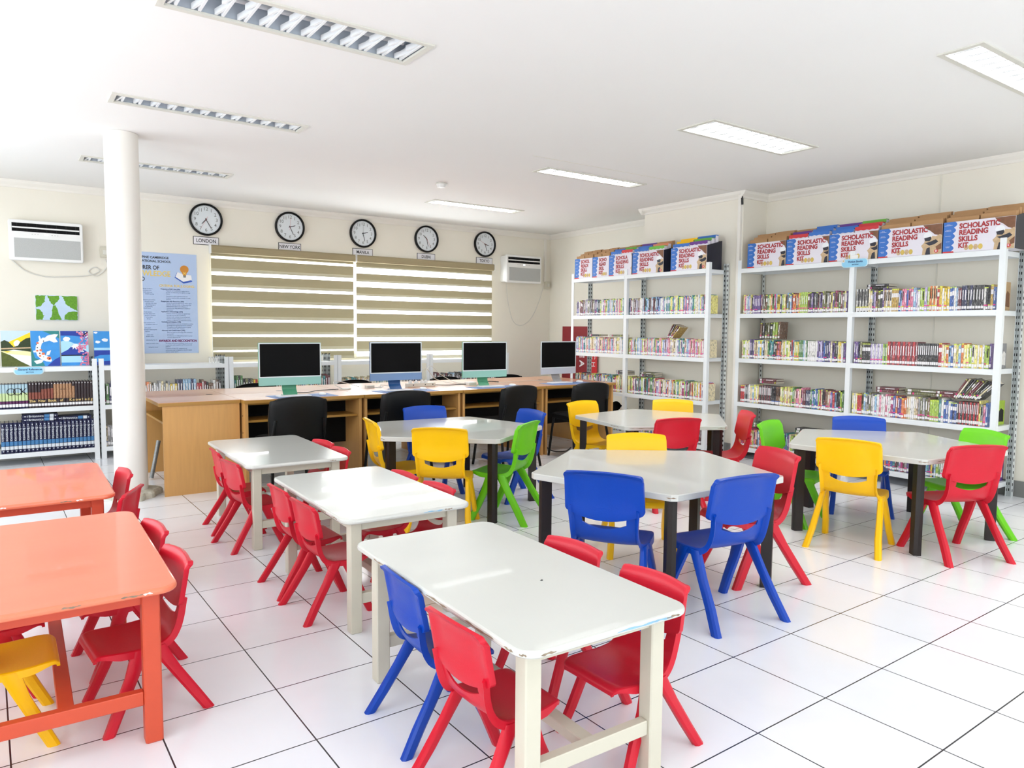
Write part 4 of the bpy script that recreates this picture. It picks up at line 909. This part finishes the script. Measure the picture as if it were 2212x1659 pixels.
# ------------------------------------------------------------ blinds
mm('fabric light', (196, 190, 164), .85, noise=.1, nscale=30, stretch=(.4, 1, 30)); mm('fabric valance', (158, 144, 112), .85, noise=.14, nscale=30, stretch=(.4, 1, 30))
def blind(label, x0, x1, bands, zb):
    o = thing('roller_blind', label, 'window blind', (x0, 8.80, 0), 0, 'striped roller blinds'); w = x1-x0
    b = MB(); b.rings([[(x, y, z) for y, z in ((-.045, 2.165), (-.05, 2.19), (-.05, 2.235), (-.03, 2.252), (.045, 2.252), (.045, 2.16), (-.02, 2.158))] for x in (.006, w-.006)]); b.build('valance', 'fabric valance', o)
    b = MB(); b.box(0, .006, -.052, .046, 2.155, 2.256); b.box(w-.006, w, -.052, .046, 2.155, 2.256); b.build('end_cap', 'white plastic', o)
    for z1, z0 in bands:
        zl = z0+(z1-z0)*.24
        b = MB(); b.box(.012, w-.016, .002, .0032, zl, z1, 0); b.box(.012, w-.016, .004, .0052, z0, zl, 1); b.build('fabric_band', ['fabric band', 'fabric light'], o)
    b = MB()
    ed = [2.16]+[z for a in bands for z in a]+[zb]
    b.add([(.012, .008, zb), (w-.016, .008, zb), (w-.016, .008, 2.16), (.012, .008, 2.16)], [(0, 1, 2, 3)]); b.build('sheer_layer', 'sheer', o)
    MB().box(.012, w-.016, -.004, .010, zb-.012, zb).build('bottom_rail', 'fabric light', o)
    return o
L = blind('beige striped roller blind on the left half of the window', 2.0, 3.748, [(2.16, 2.131), (2.102, 1.955), (1.915, 1.781), (1.748, 1.60), (1.566, 1.411), (1.384, 1.236), (1.209, 1.053), (1.033, .952)], .952)
MB().tube([(-.006, -.03, 2.16), (-.008, -.03, 1.6), (.004, -.03, .98)], .0028, 6).build('bead_chain', 'white plastic', L, smooth=True)
blind('beige striped roller blind on the right half of the window, with wider gaps', 3.757, 5.87, [(2.16, 2.097), (2.022, 1.918), (1.85, 1.738), (1.685, 1.557), (1.512, 1.376), (1.331, 1.203), (1.157, 1.021)], .955)

# ------------------------------------------------------------ clocks and city plates
for x, city, hr_, mn, sc, l in ((1.974, 'LONDON', 7.42, 25, 35, 'leftmost, showing twenty-five past seven'), (2.933, 'NEW YORK', 2.42, 26, 1, 'second from the left'), (3.880, 'MANILA', 2.47, 28, 0, 'middle one, with a glare streak'),
      (4.803, 'DUBAI', 10.47, 28, 25, 'fourth from the left'), (5.749, 'TOKYO', 3.45, 27, 50, 'rightmost, beside the air conditioner')):
    o = thing('wall_clock', 'round black-rimmed wall clock, '+l, 'clock', (x, YB, 2.535), 0, 'city clocks on the back wall')
    b = MB(); n = 48; b.rings([[(r*cos(2*pi*i/n), y, r*sin(2*pi*i/n)) for i in range(n)] for r, y in ((.178, -.001), (.182, -.02), (.178, -.038), (.168, -.042), (.158, -.034), (.157, -.020))][::-1], cap=False)
    b.build('rim', 'black plastic', o, smooth=50)
    b = MB(); b.disc_y(0, -.02, -.002, 0, .1575, 48); b.build('dial', 'clock face', o)
    b = MB()
    for k in range(1, 13): a = R(90-30*k); tinto(b, str(k), .052, Matrix.Translation((.117*cos(a), -.0205, .117*sin(a))) @ RX, 0, .0006)
    for k in range(60):
        a = R(6*k); r0 = .146 if k % 5 else .143; c_, s_ = cos(a), sin(a); q = .0009
        b.flat([(r0*c_-q*s_, r0*s_+q*c_), (.150*c_-q*s_, .150*s_+q*c_), (.150*c_+q*s_, .150*s_-q*c_), (r0*c_+q*s_, r0*s_-q*c_)][::-1], -.0202)
    b.build('numerals', 'digit', o)
    def hand(nm, ang, L_, w_, mt, y, tail=.015):
        b = MB(); c_, s_ = sin(ang), cos(ang)
        pts = [(-w_, -tail), (w_, -tail), (w_*.8, L_), (0, L_+.006), (-w_*.8, L_)]
        b.flat([(px_*s_+pz*c_, -px_*c_+pz*s_) if False else (pz*c_+px_*s_, pz*s_-px_*c_) for px_, pz in pts], y, d=.0012); b.build(nm, mt, o)
    hand('hour_hand', R(30*hr_), .065, .0045, 'ink', -.023); hand('minute_hand', R(6*mn), .098, .0035, 'ink', -.0245); hand('second_hand', R(6*sc), .11, .0009, 'tab red' if sc != 0 else 'digit', -.026, .04)
    p = thing('city_plate', 'white plate reading %s under its clock' % city.title(), 'sign', (x+.0, YB, 2.297 if city != 'TOKYO' else 2.30), 0, 'city name plates')
    b = MB(); b.box(-.138, .138, -.006, 0, -.046, .046); b.build('border', 'ink', p)
    b = MB(); b.box(-.132, .132, -.0068, -.005, -.040, .040); b.build('plate_face', 'sign white', p)
    text(city, .056, p, (0, -.0072, -.001), FY, 'ink', bold=.0008, sx=.86)

# ------------------------------------------------------------ air conditioners
def grille_mat():
    m = bpy.data.materials.new('perforated grille'); m.use_nodes = True; nt = m.node_tree; b = nt.nodes['Principled BSDF']; tc = nt.nodes.new('ShaderNodeTexCoord'); ck = nt.nodes.new('ShaderNodeTexChecker')
    ck.inputs['Scale'].default_value = 260; ck.inputs[1].default_value = lin((206, 208, 206))+(1,); ck.inputs[2].default_value = lin((150, 152, 150))+(1,)
    nt.links.new(tc.outputs['Object'], ck.inputs[0]); nt.links.new(ck.outputs[0], b.inputs['Base Color']); b.inputs['Roughness'].default_value = .6; return m
M['grille'] = grille_mat()
def aircon(label, x0, y, z0):
    o = thing('air_conditioner', label, 'air conditioner', (x0, y, z0), 0, 'window air conditioners on the back wall'); w, h, d = .635, .40, YB-y
    def rr(w_, h_, r, cx, cz): return [(a+cx, c+cz) for a, c in round_rect(w_, h_, r, 4)]
    b = MB(); b.rings([[(x, yy, z) for x, z in rr(w-2*k, h-2*k, .02, w/2, h/2)] for yy, k in ((d-.001, .012), (.035, .012), (.034, 0), (.006, 0), (0, .006))][::-1]); b.build('casing', 'white plastic', o)
    b = MB(); b.box(.03, w-.03, -.0015, .004, .285, .368); b.build('air_outlet', 'blackish', o)
    for z in (.325,): MB().box(.032, w-.032, -.007, -.001, z-.008, z+.006).build('louvre_vane', 'white plastic', o)
    b = MB()
    for k in range(7): b.box(.07+k*.083, .075+k*.083, -.004, -.001, .286, .367)
    b.build('outlet_rib', 'slot dark', o)
    b = MB(); b.rings([[(x, yy, z) for x, z in rr(w-.02, .245, .012, w/2, .128)] for yy in (-.006, 0)]); g = b.build('front_panel', 'white plastic', o)
    MB().box(.045, w-.025, -.0072, -.004, .03, .22).build('grille', 'grille', g)
    b = MB()
    for k in (-5, -4, -3, 2, 3, 4): b.box(w/2+k*.024-.004, w/2+k*.024+.004, -.0012, .002, .262, .266)
    b.build('control_icon', 'digit', o); MB().box(w/2-.014, w/2+.014, -.0015, .002, .258, .272).build('display', 'lamp lit', o)
    return o
aircon('white air conditioner on the back wall left of the column', .118, 8.745, 1.965)
aircon('white air conditioner on the back wall near the right corner', 6.022, 8.68, 2.0)
cable('thin cord sagging under the right air conditioner', [(6.13, 8.83, 2.0), (6.16, 8.84, 1.75), (6.26, 8.84, 1.45), (6.42, 8.84, 1.385), (6.60, 8.84, 1.5), (6.74, 8.84, 1.75), (6.83, 8.84, 2.0)], .004)
cable('thin cord sagging under the left air conditioner and looping', [(.14, 8.83, 1.97), (.25, 8.84, 1.87), (.42, 8.84, 1.82), (.62, 8.84, 1.83), (.80, 8.84, 1.85), (.90, 8.84, 1.90), (.86, 8.845, 1.94), (.80, 8.84, 1.89), (.88, 8.84, 1.85), (.97, 8.84, 1.95), (.96, 8.84, 2.03)], .005)
for x, l in ((6.89, 'cream wall outlet box below the right air conditioner'), (.955, 'cream wall outlet box beside the column top')):
    z = 2.0 if x > 3 else 2.10; o = thing('outlet_box', l, 'outlet', (x, YB, z)); MB().box(-.045, .045, -.035, 0, -.055, .055, bev=.004).build('box', 'tab outlet' if False else 'cream leg', o); MB().box(-.02, .02, -.05, -.035, -.025, .02).build('plug', 'off white', o)

# ------------------------------------------------------------ poster
px0, px1, pz0, pz1 = 1.05, 1.866, 1.025, 2.133
o = thing('poster', 'pale blue award poster on the back wall, partly behind the column', 'poster', (0, YB-.003, 0))
MB().box(px0, px1, -.0015, .0025, pz0, pz1).build('sheet', 'poster blue', o)
def T(b, s, size, x, z, mi=0, bold=0, align='RIGHT', sx=1): tinto(b, s, size, Matrix.Translation((x, -.0022, z)) @ Matrix.Diagonal((sx, 1, 1, 1)) @ RX, mi, bold, align=align)
b = MB(); T(b, 'PHILIPPINE CAMBRIDGE', .034, 1.577, 2.077, 0, .0008); T(b, 'INTERNATIONAL SCHOOL', .034, 1.600, 2.036, 0, .0008); T(b, 'EXPLORER OF', .062, 1.479, 1.965, 0, .001, sx=.82); T(b, 'AWARD', .062, 1.333, 1.838, 0, .001, sx=.82)
T(b, 'KNOWLEDGE', .082, 1.591, 1.900, 1, .0016, sx=.85); T(b, 'CRITERIA FOR JUDGING:', .036, 1.840, 1.772, 1, .0008, sx=.92); T(b, 'AWARDS AND RECOGNITION', .034, 1.850, 1.163, 2, .0014, sx=.84)
b.build('heading_lettering', ['ink', 'poster gold', 'poster purple'], o)
zz_ = lambda v: 2.131-(v-75)/1525*1.106
b = MB()
for v, s in ((620, 'Frequency of LRC Use (30%)'), (806, 'Engagement with Resources (30%)'), (963, 'Application of Knowledge (20%)'), (1120, 'Curiosity and Initiative (10%)'), (1251, 'Advocacy and Collaboration (10%)')):
    T(b, s, .0185, 1.487, zz_(v), 0, .0004, 'LEFT', .92)
for v, s in ((645, 'Regularity and consistency in logging visits to'), (669, 'the LRC as evidenced by the logbook or usage'), (693, 'history.'), (727, 'Attendance in LRC-organized events and'), (752, 'programs (e.g. book fairs, workshops, or study'), (776, 'sessions)'),
   (832, 'Variety of resources explored (e.g. books, digital'), (858, 'materials, reference works, or interactive tools)'), (884, 'Demonstrated depth in the utilization of'), (910, 'resources (e.g. citing references in projects or'), (936, 'discussions)'),
   (992, 'Evidence of how the student has applied their'), (1018, 'learnings from the LRC in academics,'), (1044, 'extracurricular activities, or personal growth.'), (1070, 'Examples include completed research, creative'), (1096, 'outputs, or reflections on independent learning.'),
   (1148, 'Demonstration of curiosity and initiative in seeking'), (1173, 'knowledge and exploring beyond the curriculum.'), (1199, 'Participation in self-initiated projects or group'), (1225, 'activities involving LRC resources.'),
   (1280, 'Efforts to inspire or encourage other students to'), (1305, 'use the LRC.'), (1332, 'Contributions to collaborative projects or group'), (1358, 'research utilizing the LRC.')):
    T(b, s, .0165, 1.541, zz_(v), 1, 0, 'LEFT', .80)
for v, s in ((1447, 'The winner will receive a certificate, a book voucher'), (1473, 'or equivalent, and recognition via PCIS social media'), (1499, 'platforms.'), (1527, 'A summary of their LRC engagement and'), (1553, 'achievements may be displayed on the LRC bulletin'), (1579, 'board or campus papers.')):
    T(b, s, .0165, 1.521, zz_(v), 1, 0, 'LEFT', .80)
for v, x, s in ((650, 1.405, 'officially enrolled in'), (676, 1.395, 'the academic year'), (702, 1.40, 'both online and'), (728, 1.418, 'in their Learning'), (815, 1.43, 'resources and activities'), (841, 1.415, 'through frequent'), (867, 1.44, 'periods/order using'), (893, 1.43, 'by participating in'), (918, 1.40, 'or conducting'), (943, 1.385, 'research work.'),
   (1000, 1.395, 'should submit a'), (1026, 1.425, 'how they utilized LRC'), (1052, 1.43, 'growth or academic'), (1078, 1.40, 'and projects,'), (1103, 1.38, '(if any).'), (1160, 1.42, 'from nominees to be'), (1186, 1.445, 'by teachers, peers, or'), (1240, 1.375, 'with a brief'), (1265, 1.44, 'explanation explaining why'), (1290, 1.37, 'applicant.'),
   (1345, 1.40, 'submit their'), (1370, 1.41, 'deadline below.'), (1425, 1.44, 'submitted by May 15.'), (1478, 1.45, 'within one week of the'), (1532, 1.445, 'during the Annual')):
    T(b, s, .0165, x, zz_(v)+.02, 1, 0, 'RIGHT', .80)
b.build('body_lettering', ['poster navy', 'poster text'], o)
b = MB(); q = lambda x, z: (x, z)
b.flat([(1.632, 1.868), (1.66, 1.93), (1.665, 1.925), (1.64, 1.875), (1.722, 1.822), (1.80, 1.845), (1.815, 1.838), (1.815, 1.828), (1.725, 1.805)][::-1], -.0016, 0)
b.flat([(1.642, 1.877), (1.663, 1.93), (1.725, 1.905), (1.723, 1.825)], -.0022, 1); b.flat([(1.723, 1.825), (1.725, 1.905), (1.805, 1.90), (1.812, 1.848)], -.0022, 1)
b.build('book_picture', ['book blue', 'label white'], o)
b = MB(); b.flat([(1.735+.045*cos(a), 1.962+.045*sin(a)) for a in [2*pi*i/24 for i in range(24)]], -.0028, 0); b.flat([(1.708, 1.93), (1.762, 1.93), (1.752, 1.895), (1.72, 1.895)][::-1], -.0027, 0); b.flat([(1.72, 1.895), (1.752, 1.895), (1.748, 1.872), (1.724, 1.872)][::-1], -.003, 1)
b.flat([(1.722, 1.90), (1.728, 1.94), (1.736, 1.92), (1.744, 1.94), (1.75, 1.90), (1.744, 1.90), (1.742, 1.925), (1.736, 1.905), (1.73, 1.925), (1.728, 1.90)], -.0033, 2)
b.build('bulb_picture', ['amber', 'digit', 'poster gold'], o)

# ------------------------------------------------------------ paintings
def canvas(label, x0, w, h, y, z0, base, tilt=6):
    o = thing('painting', label, 'painting', (x0, y, z0), 0, 'small canvases on the low shelf' if tilt else None); o.rotation_euler = (R(-tilt), 0, 0)
    MB().box(0, w, 0, .016, 0, h).build('canvas', base, o); return o
def blob(cx, cz, rx, rz, n=14, j=.25, seed=0):
    rd = random.Random(seed); return [(cx+rx*(1-j*rd.random())*cos(2*pi*i/n), cz+rz*(1-j*rd.random())*sin(2*pi*i/n)) for i in range(n)]
def clip(p, w, h): return [(min(max(x, .0005), w-.0005), min(max(z, .0005), h-.0005)) for x, z in p]
w, h = .238, .345; yP = 8.475; zP = .926
o = canvas('painting of a yellow sunset over a lake with dark trees, leftmost canvas', .018, w, h, yP, zP, 'p white')
b = MB(); F_ = lambda p, mi, y=0: b.flat(clip(p, w, h), y, mi)
F_([(0, .19), (0, .345), (w, .345), (w, .19)][::-1], 0); F_([(.03, .22), (w, .33), (w, .19), (.03, .19)][::-1], 1, -.0006); F_(blob(.13, .22, .03, .035, j=.1), 2, -.0012)
F_([(0, .175), (w, .185), (w, .28), (.20, .27), (.155, .235), (.135, .2), (.10, .19), (.06, .24), (.03, .255), (0, .24)], 3, -.0018); F_([(0, .165), (w, .175), (w, .187), (0, .178)], 7, -.0022)
F_([(0, .165), (w, .175), (w, .14), (.19, .15), (.1, .163), (.04, .15), (0, .15)][::-1], 3, -.0014); F_([(0, .15), (w, .15), (w, .10), (0, .13)][::-1], 4, -.0005); F_([(.02, .145), (.09, .152), (.05, .135)][::-1], 1, -.001)
F_([(0, 0), (w*.97, 0), (.15, .05), (.07, .11), (0, .145)], 5, -.0016)
b.build('painted_scene', ['p pale sky', 'p yellow', 'p white', 'p dark green', 'p pale', 'p olive', 'p white', 'tan' if False else 'kit tan'], o)
o = canvas('painting of a white and orange koi fish in blue water', .258, w, h, yP, zP, 'p sky')
b = MB(); F_([(0, 0), (.11, 0), (.09, .05), (.03, .08), (.01, .15), (0, .2)], 1); F_([(.10, .345), (w, .345), (w, .27), (.17, .31)][::-1], 1)
F_([(.13, 0), (w, 0), (w, .09), (.19, .06)], 2, -.0003)
body = [(.06, .24), (.04, .20), (.035, .15), (.05, .10), (.08, .065), (.12, .045), (.16, .04), (.17, .055), (.155, .085), (.115, .105), (.085, .14), (.08, .18), (.09, .22), (.12, .25), (.17, .27), (.10, .28)]
F_(body[::1], 3, -.0008); F_([(.09, .25), (.14, .30), (.20, .315), (.23, .31), (.205, .275), (.225, .235), (.19, .23), (.155, .25), (.11, .235)][::-1], 3, -.0012)
F_([(.07, .25), (.065, .29), (.075, .30), (.085, .265)][::-1], 3, -.0012); F_([(.03, .155), (.015, .15), (.02, .135), (.04, .135)][::1], 3, -.0012); F_([(.12, .10), (.13, .14), (.165, .155), (.15, .11)][::-1], 3, -.0012); F_([(.07, .065), (.02, .05), (.04, .02), (.08, .03), (.10, .055)], 3, -.0012)
for cx, cz, r, sd in ((.055, .225, .013, 1), (.05, .15, .012, 2), (.078, .155, .014, 3), (.098, .12, .016, 4), (.072, .10, .012, 5), (.145, .075, .022, 6)): F_(blob(cx, cz, r, r*.9, 10, .3, sd), 4, -.0018)
for cx, cz, r, sd in ((.052, .18, .006, 7), (.07, .125, .007, 8), (.105, .245, .006, 9), (.10, .09, .004, 10), (.15, .07, .008, 11), (.045, .21, .004, 12)): F_(blob(cx, cz, r, r*1.2, 8, .3, sd), 5, -.0024)
b.build('painted_scene', ['p sky', 'p teal', 'p deep', 'p white', 'p orange', 'ink'], o)
o = canvas('painting of a snow-capped mountain with pink blossom branches', .507, w, h, yP, zP, 'p sky')
b = MB(); F_([(0, .30), (0, .345), (w, .345), (w, .28), (.1, .30)][::-1], 1); F_([(0, .12), (w, .12), (w, .21), (.12, .22), (.04, .255), (0, .24)], 4, -.0003); F_(blob(.05, .265, .035, .025, 14, .2, 3), 3, -.0008)
F_([(0, .125), (.06, .16), (.11, .215), (.14, .215), (.19, .16), (w, .125), (w, .105), (0, .105)], 1, -.0012); F_([(.085, .185), (.11, .215), (.14, .215), (.165, .185), (.15, .165), (.14, .185), (.13, .155), (.118, .18), (.10, .16), (.10, .182)][::-1], 3, -.0018)
F_([(0, .096), (w, .098), (w, .108), (0, .106)], 5, -.0018); F_([(0, .03), (w*.7, .03), (w*.8, .095), (0, .095)], 4, -.0008)
for k in range(150):
    rd = random.Random(k); z = rd.random()*.345; e = .15+.02*sin(z*30)+(.03 if .09 < z < .13 else 0); F_(blob(min(w-.006, e+rd.random()*.09), z, .011, .010, 7, .5, k), 2 if k % 4 else 3, -.002-.0004*(k % 4))
F_([(.185, .30), (.235, .34), (.236, .33), (.195, .295)][::-1], 5, -.0042)
b.build('painted_scene', ['p sky', 'p deep', 'p pink', 'p white', 'p lake', 'ink'], o)
o = canvas('painting of a calm blue sea under clouds, beside the column', .793, w, h, yP, zP, 'p sky')
b = MB(); F_([(0, .15), (w, .15), (w, .175), (0, .175)], 3); F_([(0, 0), (w, 0), (w, .15), (0, .15)], 1, -.0003); F_([(0, .03), (w, .05), (w, .11), (.05, .10), (0, .08)], 4, -.0008)
for cx, cz, r, sd in ((.035, .235, .028, 1), (.10, .255, .035, 2), (.19, .25, .03, 3), (.02, .33, .02, 4)): F_(blob(cx, cz, r, r*.55, 12, .3, sd), 2, -.0012)
b.build('painted_scene', ['p sky', 'p deep', 'p white', 'p lake', 'p sky'], o)
w, h = .365, .25
o = canvas('unframed picture of green treetops against the sky, high on the back wall', .322, w, h, YB-.017, 1.380, 'p pale sky', 0)
b = MB()
for pts in ([(0, h), (.09, h), (.08, .19), (.05, .14), (0, .13)], [(.10, h), (.21, h), (.20, .20), (.155, .15), (.135, .17), (.12, .21)], [(.23, h), (w, h), (w, .10), (.33, .11), (.27, .16), (.25, .20)], [(0, 0), (.055, 0), (.07, .04), (.04, .10), (0, .12)], [(.12, 0), (.225, 0), (.20, .06), (.17, .15), (.155, .15), (.14, .08)], [(.24, 0), (w, 0), (w, .09), (.29, .085), (.25, .05)]):
    m = []
    for i, p in enumerate(pts):
        q_ = pts[(i+1) % len(pts)]
        for k in range(5):
            f = k/5; m.append((p[0]+(q_[0]-p[0])*f+random.uniform(-.006, .006), p[1]+(q_[1]-p[1])*f+random.uniform(-.006, .006)))
    b.flat(clip(m, w, h)[::-1] if True else m, 0, 0)
b.build('painted_scene', ['p leaf'], o)

# ------------------------------------------------------------ small remaining things
for z, h_, x0, x1, cols, l in ((.122, .235, 6.50, 6.675, ('purple', 'white'), 'purple picture book with white panel at the end of the bottom shelf'), (.587, .195, 6.49, 6.63, ('lime green', 'black'), 'green picture book cover at the right end of the third book shelf'),
       (1.042, .2, 6.50, 6.60, ('grey', 'white'), 'grey book cover at the right end of the second book shelf'), (1.502, .225, 6.50, 6.61, ('tan', 'brown'), 'brown book cover at the right end of the top book shelf')):
    o = thing('picture_book', l, 'book', (0, 0, 0)); y = 2.472
    mm('cv '+cols[0], PAL[cols[0]], .4, noise=.4, nscale=30); mm('cp '+cols[1], PAL[cols[1]], .5, noise=.3, nscale=40)
    b = MB(); b.box(x0, x1, y, y+.002, z, z+h_); b.box(x0, x1, y+.014, y+.016, z, z+h_); b.box(x0, x0+.003, y+.002, y+.014, z, z+h_); b.build('cover', 'cv '+cols[0], o)
    MB().box(x0+.003, x1-.003, y+.002, y+.014, z+.002, z+h_-.003).build('pages', 'page', o)
    b = MB(); w_ = x1-x0; b.flat([(x0+w_*.2, z+h_*.15), (x1-w_*.12, z+h_*.12), (x1-w_*.15, z+h_*.6), (x0+w_*.5, z+h_*.7), (x0+w_*.22, z+h_*.55)], y); b.build('cover_picture', 'cp '+cols[1], o)
b = MB(); b.rings([[(1.395+.006*cos(a)*k, 1.80+.003*sin(a)*k, zq) for a in [2*pi*i/8 for i in range(8)]] for zq, k in ((.5202, 1), (.5225, .5))]); tag(b.build('crumb', 'ink'), 'tiny black crumb on the nearest cream table top', 'crumb')
o = thing('display_board', 'maroon board with white letters in the corner behind the far bookcase', 'board', (6.93, 8.05, 0), R(-90)); 
MB().box(-.45, .17, 0, .02, .05, 1.372).build('board', 'board maroon', o)
b = MB(); tinto(b, 'T E A', .14, Matrix.Translation((0.0, -.0008, .95)) @ RX @ Matrix.Rotation(R(-90), 4, 'Z'), 0, .004); b.build('lettering', 'label white', o)
o = thing('banner', 'narrow red banner with white letters beside the maroon board', 'banner', (6.93, 7.86, 0), R(-90))
MB().box(0, .15, -.012, -.001, .10, 1.2).build('cloth', 'yearbook red', o); b = MB(); tinto(b, 'C H', .105, Matrix.Translation((.075, -.0128, .885)) @ RX @ Matrix.Rotation(R(-90), 4, 'Z'), 0, .0005); b.build('lettering', 'label white', o)
def bag(label, x, y, z, r, mt, seed):
    rd = random.Random(seed); b = MB(); n = 20; rs = []
    for k in range(7):
        f = k/6; rr_ = r*(1-f**2.2*.75)*(1-.15*(k == 0)); rs.append([(x+rr_*(1+.18*rd.uniform(-1, 1))*cos(2*pi*i/n)*.9, y+rr_*(1+.18*rd.uniform(-1, 1))*sin(2*pi*i/n)*1.2, z+f*r*1.3+.012*rd.uniform(-1, 1)*(k > 0)) for i in range(n)])
    b.rings(rs); o = b.build('bag', mt, smooth=60)
    return tag(o, label, 'bag')
bag('black crumpled bag lying on the bottom row of books beside the desk end', 6.12, 6.47, .326, .095, 'black fabric', 1)
bag('white crumpled bag lying on the bottom row of books beside the desk end', 6.10, 6.30, .326, .065, 'off white', 2)
for k, (x, t_) in enumerate(((1.935, .014), (1.957, .02), (1.982, .012), (2.003, .016))):
    pass
for k, (x, z, l) in enumerate(((1.915, .0, 'leftmost'), (1.945, 0, 'second'), (1.972, 0, 'third'), (1.998, 0, 'rightmost'))):
    b = MB(); b.box(-.011, .011, 0, .02, 0, .012+.0); b.box(-.011, -.005, 0, .02, .012, .065); b.box(.005, .011, 0, .02, .012, .065); b.box(-.011, .011, 0, .02, .058, .068)
    tag(b.build('bracket', 'white plastic', loc=(x-.02, 8.42, .926)), 'small white bracket on the low shelf under the London clock, '+l, 'bracket', 'small white brackets on the low shelf')
for k, (x, l) in enumerate(((3.10, 'left'), (3.135, 'middle'), (3.165, 'right'))):
    tag(MB().box(-.012, .012, 0, .05, 0, .06, bev=.003).build('box', ['white plastic', 'p lake', 'off white'][k], loc=(x, 8.42, .926)), 'tiny %s box of three on the low shelf right of the first computer' % l, 'box', 'tiny boxes on the low shelf')
